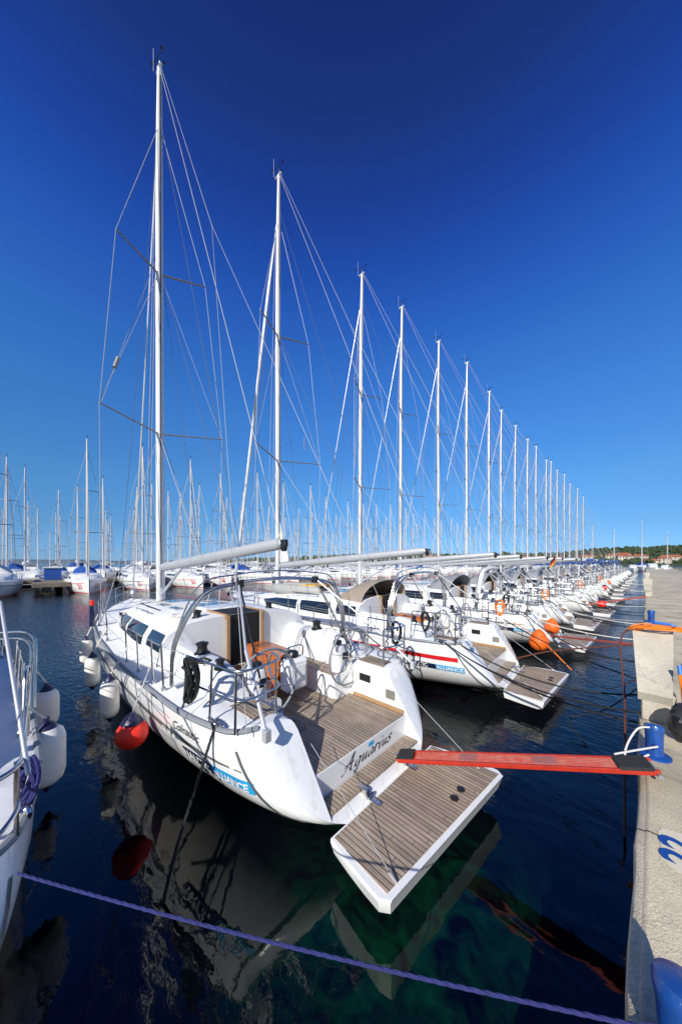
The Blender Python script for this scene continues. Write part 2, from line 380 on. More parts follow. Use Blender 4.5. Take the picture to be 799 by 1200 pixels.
def C1(x): return interp([(3.4, 1.56), (5, 1.58), (6.5, 1.52), (8, 1.30), (9.2, .92), (10, .52), (10.5, .25)], x)
def ZT(x): return interp([(3.4, 1.95), (5, 1.94), (6.5, 1.88), (8, 1.79), (9.2, 1.64), (10, 1.53), (10.5, 1.47)], x)
def make_deck(parent):
    mb = MB(); rows = []
    xs = [3.4, 3.9, 4.4, 5, 5.6, 6.2, 6.8, 7.4, 8, 8.5, 9, 9.4, 9.8, 10.2, 10.5, 10.9, 11.3, 11.8, 12.2, 12.5, 12.75]
    for x in xs:
        b, h = hb(x), hh(x)
        if x <= 10.5: c, zt = C1(x), max(ZT(x), h+.03)
        else: c, zt = .2*b/hb(10.5), h+.03
        d = zt-h
        half = [(b, h), (b-.05*min(1, b), h+.012), (max(c+.03, b*.55), h+.02), (c, h+.03), (c-.02, h+.03+d*.15), (c-.08*min(1, c), h+.03+d*.50), (c-.19*min(1, c), h+d*.78), (c-.50*min(1, c), zt), (c*.45, zt+.045*min(1, c)), (0, zt+.06*min(1, c))]
        r = [(x, y, z) for y, z in half] + [(x, -y, z) for y, z in half[-2::-1]]
        rows.append(r)
    mb.grid(rows)
    # cabin bulkhead with the companionway hole
    x = 3.4; h = hh(x); c = C1(x); zt = ZT(x)
    for s in (1, -1):
        P = [(x, s*.33, .7), (x, s*.33, zt+.057), (x, s*c*.45, zt+.045), (x, s*(c-.50), zt), (x, s*(c-.19), h+(zt-h)*.78), (x, s*(c-.08), h+.03+(zt-h)*.50), (x, s*(c-.02), h+.07), (x, s*1.0, .9), (x, s*1.0, .7)]
        mb.add(P, [tuple(range(len(P)))])
    mb.box(3.38, 3.42, -.33, .33, .7, 1.02)
    return mb.build('deck', M['deck'], parent, ang=38)

def make_cockpit(parent):
    mb = MB(); rows = []
    prof = cprof
    for x in [0, .03, .08, .14, .2, .3, .45, .7, 1, 1.3, 1.301, 1.5, 1.8, 2.1, 2.5, 3, 3.4]:
        half = prof(x)
        if x == 1.3: half = prof(1.3)
        r = [(shear(x, z), y, z) for y, z in half] + [(shear(x, z), -y, z) for y, z in half[-2::-1]]
        rows.append(r)
    mb.grid(rows)
    return mb.build('cockpit', M['deck'], parent, ang=38)

def winch(parent, x, y, z, r=.075, h=.17):
    mb = MB(); mb.lathe([(r*1.35, 0), (r*1.35, h*.14), (r*1.0, h*.25), (r*.82, h*.5), (r*.86, h*.72), (r*1.08, h*.8), (r*1.05, h*.93), (r*.5, h), (r*.3, h*1.04)], 18, (x, y, z))
    return mb.build('winch', M['black'], parent)

def make_wheel(parent, y):
    mb = MB(); c = Vector((1.32, y, 1.40)); R = .46
    pts = [c+Vector((0, R*math.cos(a), R*math.sin(a))) for a in [2*PI*i/40 for i in range(41)]]
    mb.tube(pts, .017, 8, cap=False)
    w = mb.build('steering_wheel', M['rubber'], parent)
    m2 = MB()
    for k in range(6):
        a = 2*PI*k/6+.3; m2.tube([c, c+Vector((0, R*math.cos(a), R*math.sin(a)))], .008, 6)
    m2.lathe([(.05, -.03), (.055, 0), (.03, .04)], 14, c, Matrix.Rotation(PI/2, 3, 'Y'))
    m2.build('spokes', M['steel'], w)
    return w
def make_pedestal(parent, y):
    mb = MB(); rows = []
    for z, a, b, dx in [(.742, .16, .15, .02), (.95, .13, .13, .03), (1.25, .12, .13, .05), (1.42, .13, .15, .06), (1.52, .12, .14, .09), (1.56, .07, .09, .11)]:
        rows.append([(1.56+dx+a*math.copysign(abs(math.cos(t))**.6, math.cos(t)), y+b*math.copysign(abs(math.sin(t))**.6, math.sin(t)), z) for t in [2*PI*k/16 for k in range(16)]])
    mb.grid(rows, True); mb.add(rows[-1], [tuple(range(16))])
    p = mb.build('wheel_pedestal', M['gel'], parent)
    q = MB(); q.lathe([(.075, 0), (.08, .03), (.07, .055), (.02, .07)], 16, (1.60, y, 1.575)); q.build('compass', M['black'], p)
    q = MB(); q.tube(round_path([(1.50, y-.13, 1.48), (1.54, y-.13, 1.74), (1.54, y+.13, 1.74), (1.50, y+.13, 1.48)], .07), .012); q.build('grab_rail', M['steel'], p)
    q = MB(); q.box(1.405, 1.418, y-.07, y+.07, 1.34, 1.46, .004); q.build('instrument', M['black'], p)
    return p

def rig(parent, tall=19.05, fst=.028, furl='alu', detail=True):
    mx = 8.9
    mb = MB(); z = 1.74
    mb.tube([(mx, 0, 1.74), (mx, 0, 8), (mx+.01, 0, 14), (mx-.02, 0, tall-1.8), (mx-.05, 0, tall)], [.120, .120, .115, .095, .07], 14, ry=.8)
    mast = mb.build('mast', M['mastw'], parent)
    q = MB(); q.tube([(mx-.085, 0, 2.2), (mx-.09, 0, 14), (mx-.12, 0, tall-.3)], .018, 6); q.build('sail_track', M['black'], mast)
    q = MB(); q.lathe([(.14, 0), (.14, .04), (.1, .05)], 16, (mx, 0, 1.735)); q.build('mast_collar', M['black'], mast)
    for hz, sp, sw in ((7.25, 1.66, .88), (12.45, 1.24, .55)):
        for s in (1, -1):
            q = MB(); q.tube([(mx-.02, s*.04, hz-.04), (mx-sw, s*sp, hz+.03)], [.04, .028], 8, ry=.5); q.build('spreader', M['alud'], mast)
    # masthead gear
    q = MB(); q.box(mx-.2, mx+.16, -.045, .045, tall-.02, tall+.06, .01)
    q.build('masthead_fitting', M['alu'], mast)
    q = MB(); q.tube([(mx-.04, 0, tall+.05), (mx-.04, 0, tall+.32)], .012, 6); q.tube([(mx-.30, .0, tall+.30), (mx+.28, .12, tall+.36)], .010, 6)
    for dx, dy in ((-.30, 0), (.28, .12), (-.04, -.15)): q.lathe([(.01, -.03), (.045, 0), (.01, .03)], 8, (mx+dx, dy, tall+.38))
    q.build('wind_vane', M['black'], mast)
    q = MB(); q.tube([(mx+.15, .12, tall), (mx+.15, .12, tall+.75)], .007, 5); q.build('aerial', M['wire'], mast)
    q = MB(); q.box(mx+.08, mx+.16, -.05, .05, 9.6, 9.75, .02); q.build('steaming_light', M['black'], mast)
    W = .0085
    for s in (1, -1):
        ch = (mx-.75, s*1.62, 1.38); l = (mx-.88, s*1.66, 7.28); u = (mx-.55, s*1.24, 12.48); t = (mx-.05, s*.03, 17.15)
        q = MB(); q.tube([ch, l, u, t], W, 6); q.build('cap_shroud', M['wire'], parent)
        q = MB(); q.tube([ch, (mx-.02, s*.07, 7.1)], W, 6); q.tube([l, (mx-.02, s*.07, 12.3)], W*.8, 6); q.build('lower_shroud', M['wire'], parent)
        q = MB(); q.tube([ch, (mx-.76, s*1.625, 1.75)], .022, 6); q.build('turnbuckle', M['steel'], parent)
    q = MB(); q.tube([(12.62, 0, 1.56), (mx+.1, 0, 17.15)], fst, 8); q.lathe([(.05, 0), (.11, .03), (.09, .16), (.11, .18), (.04, .2)], 14, (12.53, 0, 1.72))
    q.build('forestay', M[furl], parent)
    q = MB(); bp = Vector((4.9, 0, 10.9))
    q.tube([(mx-.15, 0, tall), bp], W*.8, 6)
    for s in (1, -1): q.tube([bp, (.6, s*1.5, 1.3)], W*.55, 6)
    q.build('backstay', M['wire'], parent)
    for j, (dx, dy, zt, x2, y2, z2, mm) in enumerate(((.10, .06, 17.0, mx+.35, .35, 1.8, 'wirew'), (.12, -.06, 16.7, mx+.5, -.3, 1.8, 'wired'), (-.15, .02, tall-.1, 2.15, .02, 3.42, 'wirew'), (.1, 0, 17.6, 11.9, -.35, 2.1, 'wired'), (-.16, .03, tall-1.6, 3.5, .05, 3.3, 'wired'), (.02, .13, 12.2, mx+.02, .32, 1.8, 'wirew'), (.14, -.08, 15.2, mx+.3, -.22, 1.8, 'wirew'), (-.1, .06, 7.2, 5.2, .16, 3.15, 'wirew'), (-.1, -.06, 12.3, 3.9, -.1, 3.25, 'wired'), (.12, .0, 17.2, 10.3, .9, 1.6, 'wired'), (.05, -.1, 12.3, mx-.35, -1.35, 1.5, 'wired'))):
        q = MB(); q.tube([(mx+dx, dy, zt), (x2, y2, z2)], .0065, 5); q.build('halyard', M[mm], parent)
    # boom, vang, mainsheet
    a = Vector((mx-.14, 0, 2.86)); b = Vector((2.1, 0, 3.34))
    q = MB(); q.tube([a, a.lerp(b, .03), a.lerp(b, .5), a.lerp(b, .98), b], [.07, .10, .105, .085, .045], 14, ry=1.2); bm_ = q.build('boom', M['boom'], parent)
    q = MB(); q.box(2.0, 2.14, -.045, .045, 3.27, 3.40, .02); q.lathe([(.05, -.035), (.05, .035)], 12, (2.08, 0, 3.25), Matrix.Rotation(PI/2, 3, 'X')); q.build('boom_end_sheave', M['black'], bm_)
    q = MB(); q.tube([(mx-.12, 0, 1.98), (6.9, 0, 2.86)], [.045, .035], 8); q.build('vang', M['alu'], parent)
    q = MB()
    for d in (-.14, -.05, .05, .14): q.tube([(4.35+d*.4, d*.4, 3.10), (4.2+d, d*3, 1.94)], .009, 5)
    q.build('mainsheet', M['wirew'], parent)
    return mast

def make_yacht():
    root = thing('sailing_yacht', 'x', 'sailing yacht')
    make_hull(root); make_deck(root); make_cockpit(root)
    hull_band('hull_stripe', .62, 12.5, lambda x: hh(x)-.335-.035*min(1, (x-.6)/1.2), lambda x: hh(x)-.325+.02*min(1, (x-.6)/1.2), M['stripe'], root)
    mb = MB()
    for s in (1, -1):
        pts = [(shear(x, hh(x))+.02 if x < 1.7 else x, s*(hb(x)+.004), hh(x)+.012) for x in [0, .08, .2, .4, 1, 1.7, 2.5, 3.4, 4.5, 5.5, 6.5, 7.3, 8, 8.8, 9.5, 10.2, 11, 11.6, 12, 12.4, 12.7]]
        mb.tube(smooth_path(pts, 3), .030, 8)
    mb.build('toe_rail', M['rubber'], root)
    for s in (1, -1):
        mb = MB(); rows = []
        for j in range(1, 13):
            y, z = sec(.22, j); y2, z2 = sec(.26, j); rows.append([(shear(.22, z)-.002, s*(y+.012), z-.002), (shear(.26, z2)-.002, s*(y2+.012), z2-.002)])
        mb.grid(rows); mb.build('quarter_trim', M['stripe'], root)
    rr2 = random.Random(9); pts = []
    for k in range(90): pts.append((4.15+.20*math.cos(k*.55)+rr2.uniform(-.03, .03), .95+.13*math.sin(k*.55)+rr2.uniform(-.03, .03), 1.90+.0012*k+rr2.uniform(-.012, .012)))
    mb = MB(); mb.tube(smooth_path(pts, 3), .009, 5); mb.build('sheet_pile', M['whiterope'], root)
    # sole, riser, step
    mb = MB(); mb.box(.27, 3.39, -.897, .897, .425, .742); mb.build('cockpit_sole', M['gel'], root)
    mb = MB(); mb.box(.285, 1.42, -.86, .86, .744, .752); mb.box(1.42, 3.36, -.50, .50, .744, .752); mb.build('sole_teak', M['teak'], root)
    mb = MB(); mb.prism([(.255, -.86), (.255, .86), (.06, .85), (.06, -.85)], .424, .462); mb.build('step_teak', M['teak'], root)
    for s in (1, -1):
        mb = MB(); mb.box(1.47, 3.25, *sorted((s*.55, s*.90)), 1.102, 1.112); mb.build('seat_teak', M['teak'], root); mb = MB()
        mb.prism([(p[0], s*p[1]) for p in ((.80, 1.02), (1.30, 1.02), (1.30, 1.34), (.80, 1.30))], 1.303, 1.312)
        mb.build('seat_teak', M['teak'], root)
    mb = MB(); mb.box(.30, 1.28, -.895, -.84, .752, .80, .01); mb.build('foot_chock', M['woodp'], root)
    # windows
    for s in (1, -1):
        for (xa, xb, t0, t1) in ((3.45, 4.15, .25, .95), (4.45, 5.75, .12, 1.0), (5.95, 8.1, .12, 1.0)):
            mb = MB(); rows = []
            for i in range(9):
                x = xa+(xb-xa)*i/8; h = hh(x); c = C1(x); d = ZT(x)-h
                def pt(t):
                    A = [(c-.02, h+.03+d*.15), (c-.08, h+.03+d*.50), (c-.19, h+d*.78)]
                    k = 0 if t < .5 else 1; f = min(1, (t-.5*k)*2)
                    return A[k][0]+(A[k+1][0]-A[k][0])*f+.014, A[k][1]+(A[k+1][1]-A[k][1])*f+.006
                e = 1-.55*max(0, (i-5)/3) if xa > 5 else 1
                TT = (0, .25, (.5-t0)/((t1-t0)*e) if (.5-t0)/((t1-t0)*e) < .95 else .6, 1)
                TT = (0, TT[2]*.5, TT[2], 1)
                rows.append([(x+(.10*(t-.5)), s*pt(t0+(t1-t0)*t*e)[0], pt(t0+(t1-t0)*t*e)[1]) for t in TT])
            mb.grid(rows); mb.build('window', M['glass'], root)
    for (x, y, a, b) in ((5.2, .0, .26, .34), (6.3, .62, .22, .12), (6.3, -.62, .22, .12), (7.3, 0, .30, .30), (10.1, 0, .26, .26), (5.1, .72, .24, .10), (5.1, -.72, .24, .10)):
        mb = MB()
        z = max(ZT(x), hh(x))+.05 if x < 10 else 1.56
        mb.box(x-a, x+a, y-b, y+b, z-.05, z+.028, .012); f = mb.build('hatch', M['alu'], root)
        mb = MB(); mb.box(x-a+.03, x+a-.03, y-b+.03, y+b-.03, z+.029, z+.034); mb.build('pane', M['glass'], f)
    # companionway
    mb = MB()
    for s in (1, -1): mb.box(3.33, 3.37, *sorted((s*.33, s*.40)), 1.0, 2.0, .006)
    mb.box(3.33, 3.37, -.40, .40, .95, 1.02, .006)
    mb.box(3.35, 4.25, -.42, -.36, 1.95, 2.03, .006); mb.box(3.35, 4.25, .36, .42, 1.95, 2.03, .006)
    mb.build('companionway_frame', M['woodp'], root)
    mb = MB(); mb.box(3.415, 4.2, -.35, .35, 1.985, 2.015); mb.box(3.41, 3.44, -.33, .33, 1.02, 1.98); mb.build('companionway_shade_panel', M['dark'], root)  # dark sheets painted as the shade inside the open hatch and doorway
    mb = MB(); mb.box(4.22, 4.75, -.42, .42, 1.96, 2.045, .03); mb.build('sliding_hatch', M['gel'], root)
    # table
    t = MB(); t.box(1.95, 2.95, -.17, .17, 1.28, 1.42, .02); t.box(2.35, 2.6, -.09, .09, .752, 1.3, .01)
    tb = t.build('cockpit_table', M['gel'], root)
    for s in (1, -1):
        q = MB(); q.grid([[(1.93, s*(.19+.05*v), 1.47-.60*v), (2.98, s*(.19+.05*v), 1.47-.60*v)] for v in (0, .35, .7, 1)]+[[(1.93, s*(.165+.05*v), 1.47-.60*v), (2.98, s*(.165+.05*v), 1.47-.60*v)] for v in (1, .7, .35, 0)], False); q.build('table_leaf', M['wood'], tb)
    q = MB(); q.box(1.92, 2.99, -.185, .185, 1.475, 1.505, .01); q.build('table_top', M['wood'], tb)
    q = MB(); q.box(1.70, 1.91, -.23, .23, .95, 1.47, .06); q.build('table_end_locker', M['gel'], tb)
    q = MB(); q.box(1.685, 1.697, -.14, .14, 1.05, 1.36, .004); q.build('locker_door', M['gel'], tb)
    q = MB(); q.tube(round_path([(1.80, -.17, 1.46), (1.78, -.17, 1.66), (1.78, .17, 1.66), (1.80, .17, 1.46)], .08), .014); q.build('table_handle', M['steel'], tb)
    q = MB(); q.lathe([(.09, 0), (.10, .05), (.08, .09), (.02, .11)], 16, (1.84, 0, 1.472)); q.build('compass', M['black'], tb)
    for s in (1, -1): make_wheel(root, s*.80); make_pedestal(root, s*.80)
    for s in (1, -1):
        winch(root, 2.55, s*1.16, 1.64-.02, .085, .19); winch(root, 3.75, s*.78, 1.95)
        winch(root, 1.85, s*1.2, 1.58, .06, .14)
    # sockets / panels in the helm wall (starboard)
    mb = MB(); mb.box(.95, 1.18, -.912, -.896, 1.02, 1.14, .004); mb.build('engine_panel', M['black'], root)
    mb = MB(); mb.box(.47, .64, -.912, -.896, .88, 1.02, .004); mb.build('vent_grille', M['alud'], root)
    # pushpits
    for s in (1, -1):
        mb = MB()
        for z in (1.92, 1.62):
            mb.tube(round_path([(1.62, s*(hb(1.6)-.08), z), (.62, s*1.56, z), (.72, s*1.0, z), (1.0, s*.95, z)], .22, 6), .0135, 8)
        mb.tube(round_path([(1.0, s*.95, 1.92), (1.1, s*.93, 1.77), (1.0, s*.95, 1.62)], .1), .0135, 8)
        mb.tube([(1.62, s*(hb(1.6)-.08), 1.92), (1.66, s*(hb(1.6)-.06), 1.3)], .0135, 8)
        mb.tube([(.70, s*1.56, 1.92), (.72, s*1.56, 1.29)], .0135, 8)
        mb.tube([(.78, s*1.04, 1.92), (.78, s*1.04, 1.29)], .0135, 8)
        mb.tube([(1.1, s*(hb(1.1)-.1), 1.92), (1.12, s*(hb(1.1)-.08), 1.29)], .0135, 8)
        mb.build('pushpit', M['steel'], root)
    # pulpit at the bow
    mb = MB()
    for z in (2.1, 1.82):
        mb.tube(round_path([(11.2, .82, z-.02), (12.3, .36, z), (12.72, 0, z+.02), (12.3, -.36, z), (11.2, -.82, z-.02)], .25, 6), .0135, 8)
    for x, y in ((11.25, .80), (12.2, .39), (11.25, -.80), (12.2, -.39)): mb.tube([(x, y, 2.1), (x, y*.98, hh(x))], .0135, 8)
    mb.build('pulpit', M['steel'], root)
    # stanchions, lifelines
    sx = [2.35, 2.72, 3.4, 4.05, 5.9, 7.8, 9.6]
    for s in (1, -1):
        for x in sx:
            b = hb(x)-.10
            mb = MB(); mb.tube([(x, s*b, hh(x)+.01), (x, s*(b+.03), hh(x)+.64)], .0125, 8); mb.lathe([(.028, 0), (.03, .04), (.016, .06)], 10, (x, s*b, hh(x)+.012)); mb.build('stanchion', M['steel'], root)
        for dz in (.62, .32):
            mb = MB(); P = [(1.62, s*(hb(1.6)-.08), 1.3+dz)]+[(x, s*(hb(x)-.10+.03*dz/.62), hh(x)+dz) for x in sx]+[(11.25, s*.81, (2.08 if dz > .5 else 1.80))]
            mb.tube(P, .0045, 5); mb.build('lifeline', M['wire'], root)
    # bimini frame (folded, no canvas)
    zs = 1.36
    def hoop(dx, zt, hw, r, dxb=0):
        pts = [(2.25+dxb, 1.66, zs), (2.25+dxb*.6+dx*.4, 1.62, zs+.6), (2.25+dx, 1.28*hw, zt-.16), (2.25+dx, .75*hw, zt-.015), (2.25+dx, 0, zt+.03), (2.25+dx, -.75*hw, zt-.015), (2.25+dx, -1.28*hw, zt-.16), (2.25+dxb*.6+dx*.4, -1.62, zs+.6), (2.25+dxb, -1.66, zs)]
        mb = MB(); mb.tube(smooth_path(pts, 7), r, 8); return mb.build('bimini_hoop', M['steel'], root)
    hoop(-.10, 2.70, 1.0, .0165); hoop(-.02, 2.72, 1.0, .0165, .03); hoop(.06, 2.69, 1.0, .0165, .06); hoop(.0, 2.84, 1.03, .012, .09)
    for s in (1, -1):
        mb = MB(); mb.tube([(.46, s*1.38, 1.36), (1.2, s*1.18, 1.95)], .022, 10); mb.tube([(1.2, s*1.18, 1.95), (2.14, s*.78, 2.69)], .016, 10)
        mb.box(.40, .47, s*1.38-.035, s*1.38+.035, 1.26, 1.38, .006); mb.build('bimini_strut', M['alu'], root)
        mb = MB(); mb.tube([(2.15, s*.76, 2.68), (1.35, s*.9, 1.5)], .015, 5); mb.tube([(2.17, s*.76, 2.68), (1.9, s*.85, 2.3), (1.5, s*1.0, 1.45)], .008, 5); mb.box(2.10, 2.2, s*.76-.05, s*.76+.05, 2.63, 2.75, .01); mb.build('bimini_strap', M['black'], root)
    # sheet tracks, handrails, deck cleats
    for s in (1, -1):
        mb = MB(); P = [(x, s*(C1(x)-.34), ZT(x)+.05) for x in (5.2, 5.8, 6.4)]
        mb.tube(round_path([(5.2, P[0][1], P[0][2]-.05), P[0], P[1], P[2], (6.4, P[2][1], P[2][2]-.05)], .04), .012, 6); mb.build('handrail', M['steel'], root)
        mb = MB(); mb.box(5.4, 7.0, s*.95-.015, s*.95+.015, ZT(6)+.045, ZT(6)+.06); mb.build('sheet_track', M['black'], root)
        for x in (.98, 6.6, 11.6):
            mb = MB(); y = s*(hb(x)-.06); z = hh(x)+.05
            mb.tube([(x-.13, y, z+.03), (x-.05, y, z+.04), (x+.05, y, z+.04), (x+.13, y, z+.03)], .014, 8); mb.box(x-.05, x+.05, y-.02, y+.02, z-.05, z+.035, .008); mb.build('cleat', M['steel'], root)
        mb = MB(); rows = []
        for d in (0, .05, .10, .15): mb.tube([(8.8, s*(.25+d), 1.83), (4.6, s*(.48+d*.6), 2.015)], .008, 5)
        mb.build('deck_lines', M['wired'] if s < 0 else M['wirew'], root)
    # bow roller with anchor
    mb = MB(); mb.box(12.3, 12.98, -.05, .05, 1.55, 1.60, .01); mb.tube([(12.5, 0, 1.63), (12.95, 0, 1.62), (13.1, 0, 1.5)], .022, 8); mb.add([(12.95, 0, 1.5), (13.15, .16, 1.42), (13.2, 0, 1.2), (13.15, -.16, 1.42)], [(0, 1, 2), (0, 2, 3)])
    mb.build('bow_anchor', M['steel'], root)
    # swim platform
    mb = MB(); rows = []
    poly = [(-.07, 1.0), (-.30, 1.04), (-.52, 1.07), (-.70, 1.085), (-.78, 1.03), (-1.0, -1.06), (-.92, -1.13), (-.62, -1.12), (-.30, -1.06), (-.07, -1.0)]
    top = lambda x: .385+.02*x
    n = len(poly)
    V = [(x, y, top(x)) for x, y in poly]+[(x*.985-.003, y*1.008, top(x)-.03) for x, y in poly]+[(x*.93-.02, y*.97, top(x)-.16) for x, y in poly]
    mb.add(V, [tuple(range(n)), tuple(range(2*n, 3*n))[::-1]]+[(i+k*n, (i+1) % n+k*n, (i+1) % n+n+k*n, i+n+k*n) for k in (0, 1) for i in range(n)])
    pf = mb.build('swim_platform', M['gel'], root)
    mb = MB(); V = [(x*.93-.03, y*.93, top(x)+.003) for x, y in ((-.07, 1.05), (-.75, 1.10), (-.99, -1.13), (-.07, -1.06))]; V += [(a, b, c+.008) for a, b, c in V]
    mb.add(V, [(0, 1, 2, 3), (4, 7, 6, 5)]+[(i, (i+1) % 4, (i+1) % 4+4, i+4) for i in range(4)]); mb.build('platform_teak', M['teak'], pf)
    for y in (.38, -.38):
        mb = MB(); mb.box(-.20, -.02, y-.03, y+.03, top(0)+.012, top(0)+.035, .008); mb.box(-.03, .12, y-.03, y+.03, .40, .49, .01); mb.tube([(-.05, y-.05, .43), (-.05, y+.05, .43)], .018, 8); mb.build('platform_hinge', M['steel'], pf)
    for y in (-.28, -.46):
        mb = MB(); mb.lathe([(.045, 0), (.045, .014), (.02, .018)], 14, (-.72, y, top(-.7)+.012)); mb.build('deck_socket', M['black'], pf)
    for s in (1, -1):
        mb = MB(); mb.tube([(.30, s*.93, 1.1), (-.74, s*.93, .42)], .0038, 6); mb.tube([(-.68, s*.935, .455), (-.76, s*.93, .41)], .011, 6); mb.build('platform_stay', M['wire'], root)
    rig(root)
    return root

# ------------------------------------------------------------------ scene
def wx(): pass
TH = math.radians(184.0); THA = math.radians(181.9)
def at(T, l):
    TH = THA if T is T1 else globals()['TH']
    return Vector((T[0]+l[0]*math.cos(TH)-l[1]*math.sin(TH), T[1]+l[0]*math.sin(TH)+l[1]*math.cos(TH), l[2]))

yB = MB
T1 = (-2.2, 2.92, 0)
aq = make_yacht(); aq.location = T1; aq.rotation_euler = (math.radians(-.12), 0, THA)
tag(aq, 'white sailing yacht named Aquarius with swim platform folded down beside the quay', 'sailing yacht', 'sailing yachts moored stern-to in a row along the quay')

mb = MB(); a_0 = Vector((7.98, 1.62, 7.32)); b_0 = Vector((8.85, .08, 12.9)); mb.tube([a_0, b_0], .004, 4)
d_0 = (b_0-a_0); mb.tube([a_0+d_0*.20, a_0+d_0*.26], .05, 10); mb.build('radar_reflector', M['wood' if False else 'alud'], aq)
# lettering on Aquarius
def port_side(x0, z0, slope=0.0, off=.012):
    def fn(u, v):
        x = x0-u; z = z0+v+slope*u; return Vector((x, hull_y(x, z)+off, z))
    return fn
ROWG = 'sailing yachts moored stern-to in a row along the quay'
def sticker(root, x0, x1, z0, z1, m, name='sticker'):
    return hull_band(name, x0, x1, lambda x: z0, lambda x: z1, m, root, .009, 12, both=False)

# --- the row
masts_y = [7.07, 12.27, 16.4, 21.0, 26.6, 31.3, 35.3, 40.8, 45.3, 50.1, 55.9, 60.1, 64.9, 70.4, 77.7, 86.5, 95.8]
rowb = [aq]
looks = [
 ('white yacht with red hull stripe and tan sprayhood, next beyond Aquarius', 'tan'),
 ('white yacht with white canvas rolled on its bimini hoop, behind the red striped one', 'greyhood'),
 ('white yacht with grey sprayhood under the fourth mast from the left, carrying a German flag', 'greyhood'),
 ('white yacht with grey sprayhood under the fifth mast from the left in the tall row', 'greyhood'),
]
ordn = ['sixth', 'seventh', 'eighth', 'ninth', 'tenth', 'eleventh', 'twelfth', 'thirteenth', 'fourteenth', 'fifteenth', 'sixteenth', 'seventeenth', 'eighteenth']
covers = [None, None, None, None, None, None, 'greycloth', None, 'bluecloth', 'greycloth', 'bluecloth', 'bluecloth', None, 'bluecloth', 'bluecloth', 'bluecloth', 'bluecloth']
def hood(root, m, x0=3.45):
    mb = MB(); rows = []
    for i in range(9):
        t = i/8; x = x0+1.3*t; hgt = .68*math.sin(PI/2*min(1, (1-t)*1.25))**.8 if t > .2 else .68
        w = 1.12+.10*(1-t)
        rows.append([(x-.12*math.sin(a)*(1-t), w*math.cos(a)*(1 if abs(math.cos(a)) < .95 else 1), 1.70+.1*(1-0)+hgt*math.sin(a)**.75) for a in [PI*k/14 for k in range(15)]])
    mb.grid(rows); o = mb.build('sprayhood', M[m], root)
    q = MB(); r = rows[4]; rr = rows[7]
    for k0, k1 in ((5, 9),):
        g = [[Vector(rows[i][k])+Vector((.02, 0, .02)) for k in range(k0, k1+1)] for i in (5, 6, 7)]
        q.grid(g)
    q.build('hood_window', M['glass'], o); return o
SK = ('lettering', 'sticker')
for i, my in enumerate(masts_y):
    skip = SK+('sheet_pile',) if i < 8 else SK+('sheet_pile', 'quarter_trim', 'winch', 'hatch', 'deck_lines', 'handrail', 'sheet_track', 'engine_panel', 'vent_grille', 'foot_chock', 'cleat', 'hull_window', 'companionway_shade_panel', 'bow_anchor')
    r = dup(aq, None, skip+('radar_reflector',)); jx = [0, .05, -.12, .1, -.05, .15, 0, -.2, .1, 0, .1, -.1, 0, .1, -.1, 0, .1][i]
    r.location = (-2.2+jx, my+.62, 0); r.rotation_euler = (math.radians(random.uniform(-.35, .35)), math.radians(random.uniform(-.3, .3)), TH+math.radians(random.uniform(-.9, .9)) if i else TH)
    ztarget = [19.7, 19.0, 19.75, 19.9, 20.9, 20.3, 19.8, 20.0, 19.6, 20.0, 19.4, 20.2, 19.8, 20.1, 19.7, 20.3, 19.9][i]
    for k in kids(r, 'mast')+kids(r, 'cap_shroud')+kids(r, 'lower_shroud')+kids(r, 'forestay')+kids(r, 'backstay')+kids(r, 'halyard'):
        f = (ztarget-1.4)/(19.25-1.4); k.scale = (1, 1, f); k.location = (0, 0, 1.4*(1-f))
    if i < 4: lab, hd = looks[i]
    else:
        hd = random.choice(['greyhood', 'greyhood', None, 'tan'])
        lab = 'white yacht under the %s mast from the left in the tall row%s' % (ordn[i-4], {None: '', 'bluecloth': ', blue boom cover', 'greycloth': ', grey boom cover'}[covers[i]])
    tag(r, lab, 'sailing yacht', ROWG)
    if hd: hood(r, hd)
    if covers[i]:
        mb = MB(); a = Vector((8.7, 0, 2.98)); b = Vector((2.15, 0, 3.38))
        mb.tube([a, a.lerp(b, .05), a.lerp(b, .3), a.lerp(b, .7), b], [.15, .26, .24, .19, .10], 12, ry=1.3); mb.build('sail_cover', M[covers[i]], r)
    for st in kids(r, 'hull_stripe'):
        if i in (6, 11): recolour(st, M['redst'])
        elif i in (4, 9): recolour(st, M['navy'])
    for hl in kids(r, 'halyard')[2:4]:
        if i in (3, 4, 6): recolour(hl, M['pinkline'])
    rowb.append(r)
    if i == 0:
        mb = MB(); mb.tube([(12.5, 0, 2.0), (12.0, 0, 4.2), (9.6, 0, 15.2), (9.15, 0, 16.9)], [.05, .075, .06, .03], 9); mb.build('furled_genoa', M['whitecloth'], r)
        mb = MB(); mb.grid([[(8.74, .01, 4.75), (8.74, .02, 3.0)], [(8.5, .05, 4.0), (8.45, .06, 3.02)], [(8.2, .02, 3.3), (8.15, .03, 3.05)]]); mb.build('sail_clew', M['whitecloth'], r)
b2 = rowb[1]; b3 = rowb[2]

